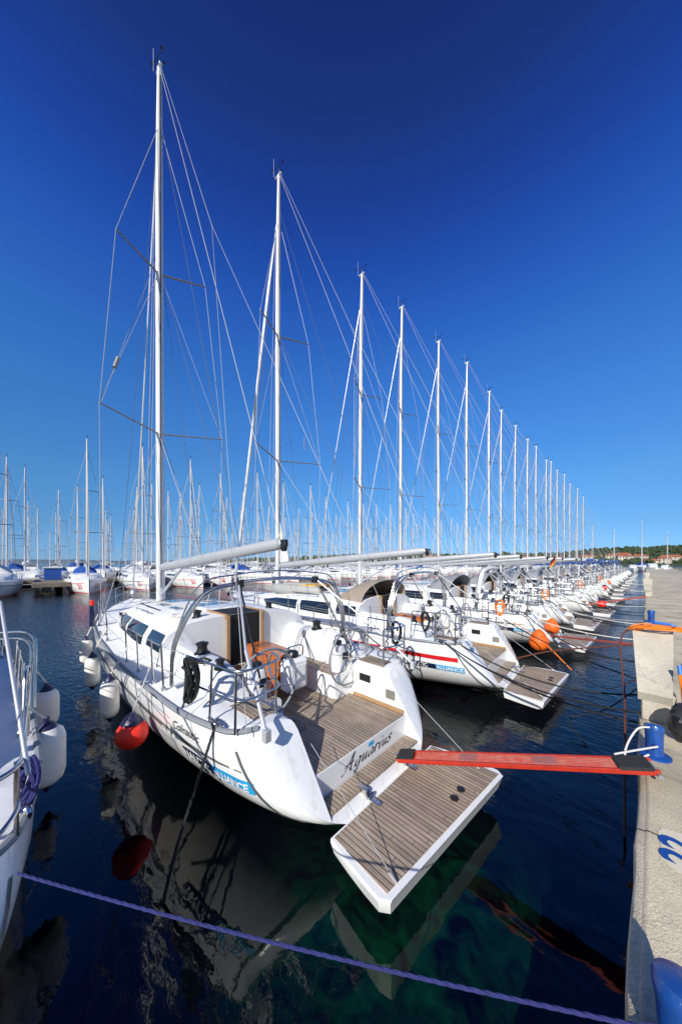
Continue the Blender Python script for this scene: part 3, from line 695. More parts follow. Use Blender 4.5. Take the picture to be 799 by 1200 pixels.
# Aquarius own marks
def script_word(name, fn, m, parent):
    """brush-script strokes: each letter a few pen paths, drawn with a broad slanted nib"""
    G = {'A': (.95, [[(0, .02), (.12, .0), (.35, .35), (.62, .95), (.70, 1.0), (.66, .6), (.66, .12), (.74, .0), (.86, .1)], [(.10, .38), (.4, .44), (.82, .46)]]),
         'q': (.56, [[(.44, .40), (.30, .48), (.12, .34), (.08, .10), (.20, .0), (.36, .14), (.46, .44), (.40, .0), (.30, -.36), (.18, -.38), (.22, -.20), (.5, .06)]]),
         'u': (.56, [[(.04, .36), (.12, .46), (.10, .18), (.16, .0), (.30, .10), (.42, .44), (.38, .12), (.44, .0), (.56, .12)]]),
         'a': (.54, [[(.44, .38), (.30, .47), (.12, .32), (.08, .08), (.18, .0), (.34, .14), (.44, .44), (.38, .10), (.44, .0), (.54, .12)]]),
         'r': (.44, [[(.02, .1), (.14, .52), (.10, .0)], [(.11, .28), (.24, .50), (.40, .40)]]),
         'i': (.32, [[(.04, .2), (.16, .46), (.10, .12), (.16, .0), (.32, .12)], [(.18, .66), (.22, .74), (.26, .80)]]),
         's': (.42, [[(.36, .42), (.22, .52), (.10, .38), (.27, .22), (.28, .05), (.12, -.02), (.0, .08)]])}
    mb = MB(); x = 0
    for ch in 'Aquarius':
        w, st = G[ch]
        for p in st:
            P = smooth_path([(a+x, b, 0) for a, b in p], 5); rows = []
            nib = Vector((.052, .040, 0))
            for q in P: rows.append([q-nib, q+nib])
            pts2 = [[fn(v.x+.38*v.y, v.y) for v in r_] for r_ in rows]
            mb.grid(pts2)
        x += w*1.06
    return mb.build(name, m, parent, smooth=False)
script_word('lettering', lambda u, v: Vector((.266, .50-u*.215, .545+v*.175)), M['ink'], aq)
mb = MB(); mb.box(.264, .267, -.10, .0, .665, .71); mb.build('sticker', M['lblue'], aq)
text_obj('lettering', 'Colnautic', .145, port_side(1.80, 1.06), M['ink'], aq, shear=.35)
text_obj('lettering', 'CRUISER 40', .075, port_side(2.15, .915, .005, .014), M['whitepaint'], aq, offset=.003)
sticker(aq, 1.06, 1.65, .745, .875, M['navy']); sticker(aq, .50, 1.058, .745, .875, M['lblue'])
text_obj('lettering', 'NAUTIC', .135, port_side(1.63, .765, 0, .016), M['whitepaint'], aq, spacing=1.08, offset=.003)
text_obj('lettering', 'ALLIANCE', .118, port_side(1.045, .768, 0, .016), M['whitepaint'], aq, spacing=.9, offset=.003)
# second boat marks: wide red stripe and sticker
for rb, nm in ((b2, 'NAUTIC'), (b3, 'NAUTIC')):
    sticker(rb, 1.10, 1.75, .70, .82, M['navy']); sticker(rb, .54, 1.098, .70, .82, M['lblue'])
    text_obj('lettering', 'NAUTIC', .12, port_side(1.72, .722, 0, .016), M['whitepaint'], rb, offset=.003)
    text_obj('lettering', 'ALLIANCE', .115, port_side(1.085, .722, 0, .016), M['whitepaint'], rb, offset=.003)
hull_band('boot_stripe', .75, 12.4, lambda x: .13, lambda x: .19, M['redst'], b2, .008, 30)
for st in kids(b2, 'hull_stripe'): bpy.data.objects.remove(st)
hull_band('red_stripe', .65, 5.5, lambda x: .93-.0*x, lambda x: 1.02, M['redst'], b2, .009, 20)
def hoop_path(n=30):
    P = [(2.25, 1.66, 1.36), (2.21, 1.62, 1.96), (2.2, 1.28, 2.6), (2.2, .75, 2.745), (2.2, 0, 2.79), (2.2, -.75, 2.745), (2.2, -1.28, 2.6)]
    return smooth_path(P, 6)
def rolled(root, m, seed):
    rq_ = random.Random(seed); P = hoop_path()[5:30]; mb = MB()
    mb.tube(P, [.035+.045*math.sin(PI*min(1, (i+1)/6)*.5)+rq_.uniform(-.012, .012) for i in range(len(P))], 9); return mb.build('rolled_bimini_canvas', M[m], root)
rolled(b3, 'whitecloth', 1); rolled(rowb[5], 'greycloth', 2); rolled(rowb[7], 'whitecloth', 3)

# ------------------------------------------------------------------ water, quay
def water():
    m = bpy.data.materials.new('sea_water'); m.use_nodes = True; nt = m.node_tree; b = nt.nodes['Principled BSDF']; N = nt.nodes.new; L = nt.links.new
    g = N('ShaderNodeNewGeometry')
    n0 = N('ShaderNodeTexNoise'); n0.inputs['Scale'].default_value = .32; n0.inputs['Detail'].default_value = 3; L(g.outputs['Position'], n0.inputs['Vector'])
    # sunlit green of the near water, painted into the colour in noisy patches
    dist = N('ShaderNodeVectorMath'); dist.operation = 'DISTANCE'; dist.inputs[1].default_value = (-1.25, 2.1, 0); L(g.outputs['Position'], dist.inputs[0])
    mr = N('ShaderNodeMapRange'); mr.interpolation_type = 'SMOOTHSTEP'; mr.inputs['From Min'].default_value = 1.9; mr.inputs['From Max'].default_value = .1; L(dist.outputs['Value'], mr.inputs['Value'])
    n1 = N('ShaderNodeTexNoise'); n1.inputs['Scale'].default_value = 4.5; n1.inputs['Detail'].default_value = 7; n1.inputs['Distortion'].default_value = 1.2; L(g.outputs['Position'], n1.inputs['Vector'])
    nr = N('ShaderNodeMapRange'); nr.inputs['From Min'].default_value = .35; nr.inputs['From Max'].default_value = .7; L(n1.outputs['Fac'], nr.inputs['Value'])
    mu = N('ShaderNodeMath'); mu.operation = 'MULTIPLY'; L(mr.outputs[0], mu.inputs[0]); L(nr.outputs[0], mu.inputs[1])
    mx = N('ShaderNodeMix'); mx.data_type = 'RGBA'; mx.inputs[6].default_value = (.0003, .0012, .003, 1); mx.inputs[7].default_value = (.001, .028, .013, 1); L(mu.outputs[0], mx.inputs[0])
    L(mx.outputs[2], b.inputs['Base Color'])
    b.inputs['Roughness'].default_value = .015; b.inputs['IOR'].default_value = 1.45
    # ripples: calm near the hulls and quay, wind ripples in open water
    mp = N('ShaderNodeMapping'); mp.inputs['Rotation'].default_value = (0, 0, .5); mp.inputs['Scale'].default_value = (1, 1.7, 1); L(g.outputs['Position'], mp.inputs[0])
    a = N('ShaderNodeTexNoise'); a.inputs['Scale'].default_value = 1.1; a.inputs['Detail'].default_value = 2; a.inputs['Distortion'].default_value = .6; L(mp.outputs[0], a.inputs['Vector'])
    c = N('ShaderNodeTexNoise'); c.inputs['Scale'].default_value = 4.5; c.inputs['Detail'].default_value = 4; c.inputs['Distortion'].default_value = .4; L(mp.outputs[0], c.inputs['Vector'])
    b1 = N('ShaderNodeBump'); b1.inputs['Distance'].default_value = .016; L(a.outputs['Fac'], b1.inputs['Height'])
    ln = N('ShaderNodeVectorMath'); ln.operation = 'LENGTH'; L(g.outputs['Position'], ln.inputs[0])
    dr = N('ShaderNodeMapRange'); dr.inputs['From Min'].default_value = 4; dr.inputs['From Max'].default_value = 16; dr.inputs['To Min'].default_value = .0018; dr.inputs['To Max'].default_value = .045; L(ln.outputs['Value'], dr.inputs['Value'])
    b2_ = N('ShaderNodeBump'); L(dr.outputs[0], b2_.inputs['Distance']); L(c.outputs['Fac'], b2_.inputs['Height']); L(b1.outputs['Normal'], b2_.inputs['Normal'])
    L(b2_.outputs['Normal'], b.inputs['Normal'])
    return m
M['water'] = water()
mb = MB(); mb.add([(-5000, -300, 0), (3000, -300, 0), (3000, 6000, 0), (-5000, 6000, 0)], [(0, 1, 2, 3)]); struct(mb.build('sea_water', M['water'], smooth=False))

QX = -.06
def quay_edge(y): return QX+.010*math.sin(y*2.1)+.006*math.sin(y*7.3+1)
mb = MB(); ys = [-30+.25*i for i in range(0, 240)]+[30+5*i for i in range(0, 25)]
rows = []
rq = random.Random(3)
for y in ys:
    e = quay_edge(y)+rq.uniform(-.006, .006) if y < 30 else QX
    g1 = e+.045+rq.uniform(-.004, .006)
    rows.append([(e+.015, y, -2.0), (e, y, .62), (e-.0, y, .90), (e+rq.uniform(.0, .008), y, .965), (e+.012+rq.uniform(0, .008), y, .982), (g1, y, .986), (g1+.006, y, .989), (g1+.014, y, .9985), (g1+.03, y, 1.0), (6.6, y, 1.0), (6.62, y, -2)])
mb.grid(rows); struct(mb.build('quay', M['quay'], ang=60))
# painted number on the quay
M['patch'] = mat('scuffed_white_paint', (.76, .70, .56), .85, var=.2, vscale=16, var2=(.66, .57, .41))
mb = MB(); P = []
for k in range(40):
    a = 2*PI*k/40; rr = 1+.025*math.sin(5*a+1)+.02*math.sin(11*a)+.012*math.sin(23*a)
    c, s_ = math.cos(a), math.sin(a)
    P.append((.36+.33*math.copysign(abs(c)**.45, c)*rr*.9, 3.12+.25*math.copysign(abs(s_)**.45, s_)*rr*.9, 1.004))
mb.add(P, [tuple(range(40))]); o = mb.build('berth_marking', M['patch'], smooth=False); tag(o, 'worn white paint patch carrying blue berth number 22 on the quay', 'marking')
text_obj('berth_number', '22', .29, lambda u, v: Vector((.27-v, 2.96+u, 1.008)), M['bluepaint'], o, offset=.008)

# gangway
g = thing('gangway', 'long red ribbed gangway plank bridging from the yacht Aquarius to the quay', 'gangway')
a = Vector((-2.22, 3.24, .475)); b = Vector((.07, 4.05, 1.07)); d = (b-a); Lg = d.length
xax = d.normalized(); yax = Vector((0, 0, 1)).cross(xax).normalized(); zax = xax.cross(yax)
mt = Matrix((( xax.x, yax.x, zax.x, a.x), (xax.y, yax.y, zax.y, a.y), (xax.z, yax.z, zax.z, a.z), (0, 0, 0, 1)))
W2 = .112
M['ribs'] = mat('faded_red_ribs', (.46, .035, .02), .6, var=.5, vscale=14, var2=(.46, .16, .12))
mb = MB(); mb.box(0, Lg, -W2, -W2+.03, .012, .058, .004, mt); mb.box(0, Lg, W2-.03, W2, .012, .058, .004, mt); mb.box(.02, Lg-.02, -W2+.035, W2-.035, .012, .034, .0, mt); mb.build('side_rails', M['redpaint'], g)
for k in range(6):
    y = -W2+.045+k*.0268
    mb = MB(); mb.box(.22, Lg-.22, y-.0085, y+.0085, .034, .056, .004, mt); mb.build('tread_rib', M['ribs'], g)
mb = MB(); mb.box(-.01, .20, -W2-.002, W2+.002, .058, .072, .006, mt); mb.build('end_grip', M['grip'], g)
mb = MB(); mb.box(Lg-.30, Lg-.03, -W2-.004, W2+.004, .036, .075, .02, mt); mb.build('end_grip', M['grip'], g)
M['fade'] = mat('faded_pink_plank', (.50, .17, .14), .7, var=.3, vscale=10)
mb = MB()
for u in (.06, .5, 1.0, 1.45, 1.9, Lg-.06):
    for y in (-W2+.015, W2-.015): mb.lathe([(.009, 0), (.009, .004), (.004, .007)], 8, tuple(mt @ Vector((u, y, .058))))
bo = mb.build('bolt_heads', M['steel'], g)
mb = MB(); mb.tube([mt @ Vector((Lg-.02, -W2-.03, .02)), mt @ Vector((Lg-.02, W2+.03, .02))], .018, 10); mb.build('roller', M['rubber'], g)
for u0, u1 in ((.75, .95), (1.5, 1.72)):
    mb = MB(); mb.box(u0, u1, -W2+.036, W2-.036, .035, .058, .002, mt); mb.build('cross_panel', M['fade'], g)

# bollards
def bollard(x, y, lab, sc_=1.0, rz=0):
    t = thing('bollard', lab, 'bollard', (x, y, 1.0), rz, 'blue bollards along the quay')
    mb = MB(); mb.lathe([(.17, 0), (.17, .018), (.15, .03), (.10, .035)], 24); mb.build('base_plate', M['bluepaint'], t)
    mb = MB(); rows = []
    for z, r, tilt in [(.03, .098, 0), (.08, .092, 0), (.2, .09, 0), (.30, .094, .01), (.345, .102, .02), (.375, .104, .03), (.40, .095, .035), (.415, .07, .035), (.42, .02, .035)]:
        rows.append([((r*1.15)*math.cos(q)+tilt, r*math.sin(q), z-.35*(r*math.cos(q)) * (max(0, z-.28)/.12)*.9) for q in [2*PI*k/28 for k in range(28)]])
    mb.grid(rows, True); mb.add(rows[-1], [tuple(range(28))]); mb.tube([(-.19, -.0, .19), (.19, 0, .19)], .022, 12)
    mb.build('post', M['bluepaint'], t); t.scale = (sc_,)*3
    return t
bollard(.11, 1.74, 'blue painted steel bollard nearest the camera at the bottom corner of the quay', .9, math.radians(100))
bollard(.06, 4.50, 'blue painted steel bollard with white rope beside the end of the red gangway', .76, math.radians(95))
bollard(.12, 11.3, 'small looking blue bollard on the quay beyond the near concrete pedestal', .95, math.radians(95))
bollard(.12, 14.6, 'blue bollard on the quay far along, near a white mooring rope', .95, math.radians(95))

# concrete service pedestals
def pedestal(x, y, lab):
    t = thing('service_pedestal', lab, 'concrete block', (x, y, 1.0), 0, 'slanted concrete service pedestals on the quay edge')
    mb = MB(); rows = []
    prof = [(0.0, 0.0, .30), (0.0, .345, .31)]
    # vertical plinth
    mb.box(0.0, .30, .03, .9, 0, .36, .01)
    mb.build('plinth', M['block'], t)
    mb = MB(); rows = []
    for u in [0, .04, .10, .2, .35, .5, .65, .8, .92, 1.0]:
        yy = -.02+1.03*u; zz = .375+.64*u-.02*math.sin(PI*u)+(.03*(u-.9) if u > .9 else 0)-(.02*(.1-u)/.1 if u < .1 else 0); w = .305+.12*u
        x0 = -.035-.075*u
        rows.append([(x0, yy, zz), (x0+w, yy, zz), (x0+w, yy+.05, zz-.11), (x0, yy+.05, zz-.11)])
    mb.grid(rows, True); mb.add(rows[0], [(0, 1, 2, 3)]); mb.add(rows[-1], [(0, 1, 2, 3)])
    mb.box(0.02, .28, .45, .95, .36, .62); mb.build('slanted_slab', M['block'], t)
    return t
pedestal(-.04, 5.42, 'slanted concrete service pedestal nearest the camera, draped with orange cable')
pedestal(-.04, 25.8, 'slanted concrete pedestal standing further down the quay, second one away')
pedestal(-.04, 44.0, 'third slanted concrete pedestal, tiny, farthest along the quay edge')

# orange cable coil on the pedestal
t = thing('cable_coil', 'coil of orange power cable with blue plug lying on the concrete pedestal', 'cable', (0, 0, 0))
mb = MB(); rr = random.Random(5); top = Vector((.10, 6.42, 2.04))
pts = []
for k in range(6*26):
    a = 2*PI*k/26; lp = k/26
    wob = rr.uniform(-.006, .006)
    pts.append(top+Vector(((.27+.012*math.sin(lp*5))*math.cos(a)+.03*math.sin(lp*3), (.12+.02*math.sin(lp*4))*math.sin(a)+.04*math.sin(lp*2.1), .012*(lp % 4)+.03*math.cos(2*a)*.5-.10*max(0, -math.cos(a))**3-.03*max(0, math.cos(a))**3+wob)))
mb.tube(pts, .009, 7); mb.build('cable_loops', M['orangec'], t)
mb = MB(); mb.tube([(.06, 6.38, 2.125), (.10, 6.36, 2.13), (.11, 6.36, 2.13), (.24, 6.33, 2.12), (.25, 6.33, 2.12), (.30, 6.32, 2.11)], [.014, .024, .020, .020, .014, .012], 10); mb.build('plug', M['bluep'], t)
mb = MB(); mb.tube(smooth_path([(-.15, 6.42, 2.0), (-.26, 6.35, 1.88), (-.27, 6.2, 1.6), (-.22, 5.9, 1.2), (-.19, 5.3, .8), (-.17, 4.7, .3), (-.16, 4.4, -.3)], 8), .012, 7); mb.build('hanging_cable', M['brownc'], t)
o = MB().tube(smooth_path([(-.05, 8.6, 1.35), (-.6, 8.2, 1.28), (-1.5, 7.9, 1.05), (-2.1, 7.7, .8)], 8), .016, 7).build('power_cable', M['brownc'])
tag(o, 'dark red power cable stretched from quay to the stern of the second yacht', 'cable')
# black bin bag / rubber and cable at right
t = thing('cable_hank', 'hanging orange cable hank with blue ends at the right side of the pedestal', 'cable')
mb = MB()
for k in range(4): mb.tube(smooth_path([(.29+.012*k, 5.55, 1.62), (.305+.012*k, 5.3-.05*k, 1.35), (.31+.01*k, 5.0-.04*k, 1.06), (.35+.01*k, 5.0, 1.03), (.36, 5.3, 1.25)], 6), .012, 7)
mb.build('cable_loops', M['orangec'], t)
mb = MB(); mb.tube([(.30, 5.58, 1.62), (.29, 5.62, 1.72)], .024, 9); mb.tube([(.33, 5.75, 1.7), (.36, 5.80, 1.76)], .022, 9); mb.build('plug', M['bluep'], t)
mb = MB(); rr = random.Random(2); rows = []
for i in range(9):
    v = i/8; r = .17*math.sin(PI*(.08+.84*v))**.6
    rows.append([(.31+r*.8*math.cos(q)+.02*math.sin(3*q+i), 5.08+r*math.sin(q)+.02*math.cos(4*q+i*2), 1.01+.40*v) for q in [2*PI*k/16 for k in range(16)]])
mb.grid(rows, True); mb.add(rows[-1], [tuple(range(16))]); o = mb.build('rubber_bag', mat('black_rubber_sack', (.02, .02, .024), .5, bump=.01, bscale=12)); tag(o, 'black crumpled sack leaning at the foot of the concrete pedestal', 'sack')

# ------------------------------------------------------------------ ropes
def line(name, pts, r, m, lab, cat='rope', group=None, seg=7):
    o = MB().tube(pts, r, seg).build(name, M[m]); return tag(o, lab, cat, group)
def laid(pts, r):   # three strand rope look as one mesh
    P = [Vector(p) for p in pts]; L = sum((P[i+1]-P[i]).length for i in range(len(P)-1)); n = int(L/.018)
    out = []
    for s3 in range(3):
        q = []
        for i in range(n+1):
            t = i/n*(len(P)-1); k = min(int(t), len(P)-2); c = P[k].lerp(P[k+1], t-k); dd = (P[k+1]-P[k]).normalized()
            u = dd.cross(Vector((0, 0, 1))).normalized(); w = dd.cross(u); an = i*.018/(.16)*2*PI+s3*2*PI/3
            q.append(c+(u*math.cos(an)+w*math.sin(an))*r*.5)
        out.append(q)
    return out
mb = MB()
for q in laid(sag((-2.45, -.12, 1.27), (-.02, 1.62, 1.22), .03), .0065): mb.tube(q, .0045, 6)
o = mb.build('mooring_rope', M['bluerope']); tag(o, 'blue mooring rope crossing the foreground from left boat to near bollard', 'rope')
cl = at(T1, (1.0, 1.62, 1.36))
mb = MB()
for q in laid([cl, Vector((-3.05, .85, .35)), Vector((-2.93, .63, -.25))], .013): mb.tube(q, .009, 6)
o = mb.build('mooring_rope', M['blackrope']); tag(o, 'black mooring rope running from the port cleat of Aquarius down into the water', 'rope')
def coil(loc, m, lab, h=.42, w=.09, n=6, group='rope coils hung on the pushpits'):
    rr = random.Random(int(abs(loc[0]*100)+abs(loc[1]*17))); pts = []; rr_ = [rr.random() for _ in range(60)]
    for k in range(n*16+1):
        a = 2*PI*k/16
        g_ = (k//16); ww = w*(.75+.35*rr_[g_]); hh_ = h*(.42+.10*rr_[g_+9])
        pts.append(Vector(loc)+Vector((ww*math.cos(a)*(1+.25*math.sin(a))+rr.uniform(-.006, .006), .035*math.sin(a+k/40)+.04*(rr_[g_+4]-.5)+.02*math.cos(a*2), -hh_+hh_*math.sin(a)+.02*rr_[g_+2])))
    mb_ = MB(); mb_.tube(pts, .0125, 6); L_ = Vector(loc)
    mb_.tube([L_+Vector((q_*w*.9, .05*math.cos(q_*3), -h*.25+.03*math.sin(q_*4))) for q_ in (-1.1, -.6, 0, .6, 1.1)], .02, 6)
    o = mb_.build('rope_coil', M[m])
    return tag(o, lab, 'rope coil', group)
coil(at(T1, (1.42, 1.74, 1.93)), 'blackrope', 'black rope coil hanging from the port pushpit rail of Aquarius', .50, .105, 11)
coil(at(T1, (1.0, -1.72, 1.90)), 'blackrope', 'black rope coil hanging from the starboard pushpit rail of Aquarius', .42, .08, 6)
coil(at((-2.2, 7.69), (1.3, 1.72, 1.92)), 'blackrope', 'black rope coil on the near pushpit of the second yacht', .42, .08, 6)
coil(at((-2.15, 12.89), (1.3, 1.72, 1.92)), 'blackrope', 'black rope coil on the near pushpit of the third yacht', .40, .08, 5)
coil(at((-2.2, 7.69), (.6, -1.5, 1.95)), 'orangec', 'orange rope coil hanging at the far quarter of the second yacht', .45, .10, 7)
coil(at((-2.15, 12.89), (.6, -1.5, 1.95)), 'orangec', 'orange rope coil hanging at the far quarter of the third yacht', .45, .10, 7)
coil(at((-2.1, 21.62), (.6, -1.5, 1.95)), 'orangec', 'orange rope coil farther down the row of sterns', .5, .12, 7)
coil(at((-2.05, 31.92), (.6, -1.5, 1.95)), 'orangec', 'small orange rope coil far down the row of sterns', .5, .14, 7)

# white ropes round bollards
o = MB().tube(smooth_path([(.03, 4.45, 1.30), (-.06, 4.40, 1.27), (-.13, 4.30, 1.14), (-.15, 4.20, 1.04), (-.10, 4.2, 1.0), (.02, 4.30, 1.08)], 6), .009, 7)
o.tube(smooth_path([(.08, 4.36, 1.16), (-.05, 4.18, 1.15), (-.22, 4.0, 1.11)], 6), .009, 7)
o = o.build('bollard_rope', M['whiterope']); tag(o, 'white rope looped between the blue bollard and the red gangway end', 'rope')
o = MB()
for e in ((-.16, 1.50, .6), (-.03, 1.42, .3), (.06, 1.46, .8)): o.tube(smooth_path([(.01, 1.60, 1.08), (-.04, 1.56, 1.02), e, (e[0]-.02, e[1]-.03, e[2]-.5)], 5), .009, 6)
o.tube(smooth_path([(.15, 1.66, 1.12), (.03, 1.60, 1.10), (.0, 1.63, 1.05), (.08, 1.72, 1.06)], 5), .012, 6)
o = o.build('bollard_rope', M['whiterope']); tag(o, 'frayed white ropes knotted over the quay edge at the near bollard', 'rope')

MG = 'mooring lines between the yacht sterns and the quay'
n_ = 0
names2 = ['second', 'third', 'fourth', 'fifth', 'sixth', 'seventh', 'eighth', 'ninth', 'tenth', 'eleventh', 'twelfth', 'thirteenth']
for i in range(0, 12):
    Tb = (rowb[i+1].location.x, rowb[i+1].location.y)
    for s in (1, -1):
        if i > 7 and s == -1: continue
        m_ = ['blackrope', 'whiterope', 'greyrope', 'whiterope'][(i*2+(s > 0)) % 4] if i else 'blackrope'
        p = at(Tb, (1.0, s*1.62, 1.36)); q = Vector((QX+.01, p.y+s*-.2-.5*(s > 0)*0, 1.0 if i % 2 else .8))
        line('mooring_line', sag(p, q, .16 if i % 3 else .22, 14), .014 if i < 3 else .012, m_, '%s mooring line from %s quarter of %s yacht to the quay' % ({'blackrope': 'black', 'whiterope': 'white', 'greyrope': 'grey'}[m_], 'near' if s > 0 else 'far', names2[i]), 'mooring line', MG)
line('mooring_line', sag(at((-2.2, 7.69), (1.0, 1.62, 1.36)), (QX+.01, 5.5, 1.05), .25, 14), .013, 'blackrope', 'slack black crossed line from the second yacht to the pedestal foot', 'mooring line', MG)
line('mooring_line', smooth_path([(-.05, 7.3, .9), (-.5, 6.9, .45), (-.95, 6.7, .2), (-.7, 6.3, .02), (-.3, 5.7, -.2)], 6), .01, 'blackrope', 'black slack line dipping into the water by the quay wall', 'mooring line', MG)
line('shore_line', smooth_path([(-1.15, 8.9, .45), (-.9, 8.5, .38), (-.5, 8.0, .5), (-.06, 7.6, .95)], 6), .008, 'brownc', 'thin brown line hanging between the second swim platform and the quay', 'rope')
line('power_cable', smooth_path([(-2.6, 9.3, 1.35), (-1.95, 9.35, .95), (-1.25, 9.0, .42)], 6), .012, 'orangec', 'orange cable dangling from a stern past the orange buoy', 'cable')
for i, (xa, ya, za, xb, yb, zb, d_) in enumerate(((-2.9, 6.2, 1.36, QX, 6.9, .85, .30), (-2.9, 9.5, 1.36, QX, 7.6, .9, .12), (-2.8, 11.2, 1.36, QX, 9.4, .8, .34), (-2.85, 15.3, 1.36, QX, 13.8, .9, .25), (-2.9, 18.2, 1.36, QX, 16.9, .9, .2), (-2.9, 22.8, 1.36, QX, 21.0, .9, .2))):
    line('mooring_line', sag((xa, ya, za), (xb, yb, zb), d_, 16), .014, 'blackrope', 'dark slanting line from a yacht stern to the quay, %s one going away' % ['nearest', 'second', 'third', 'fourth', 'fifth', 'sixth'][i], 'mooring line', MG)
# ropes and sheets lying about Aquarius
rq2 = random.Random(21)
def loose(l0, r0, m, lab, n=46, rad=.009):
    pts = []
    for k in range(n):
        a = k*.62; rr3 = r0*(.6+.4*rq2.random())
        pts.append(at(T1, (l0[0]+rr3*math.cos(a)+.004*k, l0[1]+rr3*.8*math.sin(a)+rq2.uniform(-.02, .02), l0[2]+.0006*k)))
    o = MB().tube(smooth_path(pts, 4), rad, 6).build('loose_rope', M[m]); return tag(o, lab, 'rope')
loose((1.15, .45, .764), .17, 'greyrope', 'loose grey rope coil lying on the teak cockpit sole of Aquarius', 34, .008)
loose((2.1, 1.32, 1.64), .12, 'blackrope', 'small black sheet coil on the port coaming of Aquarius', 30, .007)
loose((2.2, -1.28, 1.64), .12, 'whiterope', 'small white sheet coil on the starboard coaming of Aquarius', 30, .007)
loose((9.9, .4, 1.62), .2, 'whiterope', 'white rope coil lying on the foredeck of Aquarius', 40, .009)
# red gangway poles further along
for (a, b, lab) in (((-.0, 9.6, 1.12), (-2.3, 12.0, .55), 'narrow dark red plank from the quay to the third yacht'), ((0, 24.0, 1.1), (-2.6, 21.3, .6), 'distant red plank laid between the quay and a far yacht stern')):
    a = Vector(a); b = Vector(b); d = (b-a); x_ = d.normalized(); y_ = Vector((0, 0, 1)).cross(x_).normalized(); z_ = x_.cross(y_)
    mt2 = Matrix(((x_.x, y_.x, z_.x, a.x), (x_.y, y_.y, z_.y, a.y), (x_.z, y_.z, z_.z, a.z), (0, 0, 0, 1)))
    mb = MB(); mb.box(0, d.length, -.08, -.055, 0, .045, .004, mt2); mb.box(0, d.length, .055, .08, 0, .045, .004, mt2); mb.box(0.01, d.length-.01, -.055, .055, .012, .028, 0, mt2)
    for k in range(8): mb.box(d.length*(k+.5)/8-.02, d.length*(k+.5)/8+.02, -.055, .055, .029, .04, 0, mt2)
    o = mb.build('gangway', M['ribs']); tag(o, lab, 'gangway')

# ------------------------------------------------------------------ fenders
def fender(p, ztop, lab, L=.62, r=.13, hang=.35, rope_to=None, tilt=0):
    t = thing('fender', lab, 'fender', (p[0], p[1], 0), 0, 'white cylindrical fenders hung on the hulls')
    z1 = ztop; z0 = ztop-L
    mb = MB(); mb.lathe([(.03, z0+.02), (r*.6, z0+.02), (r*.88, z0+.06), (r, z0+.13), (r, z1-.13), (r*.88, z1-.06), (r*.6, z1-.02), (.03, z1-.02)], 24); mb.build('body', M['fender'], t)
    mb = MB(); mb.lathe([(r*.62, z1-.03), (r*.5, z1+.01), (.03, z1+.05), (.025, z1+.09)], 20); mb.lathe([(.02, z0-.07), (.03, z0-.03), (r*.5, z0+.0), (r*.62, z0+.03)], 20); mb.build('end_cap', M['navyv'], t)
    if rope_to is not None:
        e = Vector(rope_to)-Vector((p[0], p[1], 0))
        mb = MB(); mb.tube([(0, 0, z1+.07), e], .008, 6); mb.tube([(0.01, .01, z1+.07), e+Vector((.03, 0, 0))], .008, 6); mb.build('lanyard', M['whiterope'], t)
    return t
def ball(p, z, r, lab, m='red', rope_to=None, group='round buoy fenders hung between the sterns'):
    t = thing('buoy_fender', lab, 'buoy fender', (p[0], p[1], 0), 0, group)
    mb = MB(); mb.lathe([(.02, z-r*1.0)]+[(r*math.cos(a), z+r*math.sin(a)) for a in [-1.35+.225*k for k in range(11)]]+[(r*.62, z+r*.9), (r*.38, z+r*1.15), (r*.2, z+r*1.3)], 26); mb.build('body', M[m], t)
    mb = MB(); mb.lathe([(r*.70, z+r*.80), (r*.62, z+r*.95), (r*.45, z+r*1.18), (r*.24, z+r*1.36), (.03, z+r*1.45)], 20); mb.build('neck', M['navyv'] if m == 'red' else M[m], t)
    if rope_to is not None:
        mb = MB(); mb.tube([(0, 0, z+r*1.4), Vector(rope_to)-Vector((p[0], p[1], 0))], .009, 6); mb.build('lanyard', M['whiterope'], t)
    return t
def side(x, s, off): 
    p = at(T1, (x, s*(hb(x)+off), 0)); return p
for x, zt, lab in ((7.9, 1.05, 'white fender near the bow of Aquarius'), (5.85, 1.08, 'white fender on Aquarius between its bow fender and nearest fender'), (3.95, 1.12, 'large white fender on Aquarius just left of the red ball fender')):
    fender(side(x, 1, .16), zt, lab, rope_to=at(T1, (x, hb(x)-.08, hh(x)+.3)))
p = side(2.55, 1, .2); ball(p, .78, .185, 'bright red ball fender with navy neck hanging on the port side of Aquarius', 'red', at(T1, (2.75, hb(2.7)-.08, hh(2.7)+.3)), 'round buoy fenders hung between the sterns')

# --- the boat at the left edge of the picture
T0 = (-1.75, -1.62, 0)
b0 = dup(aq, None, SK+('radar_reflector', 'pushpit', 'steering_wheel', 'hull_stripe', 'bimini_strap', 'bimini_hoop', 'bimini_strut'))
b0.location = T0; b0.rotation_euler = (0, 0, math.radians(187.3)); TH0 = math.radians(187.3)
tag(b0, 'white sailing yacht cut off by the left edge with steel rails and two hanging fenders', 'sailing yacht', ROWG)
def L0(p):
    dx, dy = p[0]-T0[0], p[1]-T0[1]; return Vector((dx*math.cos(TH0)+dy*math.sin(TH0), -dx*math.sin(TH0)+dy*math.cos(TH0), p[2]))
mb = MB()
for dz, dy in ((0, 0), (-.07, -.03)):
    mb.tube(round_path([L0(p) for p in ((-5.6, -1.6, 2.22+dz), (-5.0, -.10+dy, 2.22+dz), (-4.75, -.11+dy, 1.40))], .18, 6), .017, 8)
mb.tube(round_path([L0(p) for p in ((-4.2, -.14, 1.32), (-4.2, -.13, 2.02), (-3.8, -.14, 2.05), (-3.5, -.15, 1.32))], .12, 6), .014, 8)
mb.tube([L0((-4.75, -.12, 1.9)), L0((-2.9, -.12, 1.78))], .006, 6)
mb.build('pushpit', M['steel'], b0)
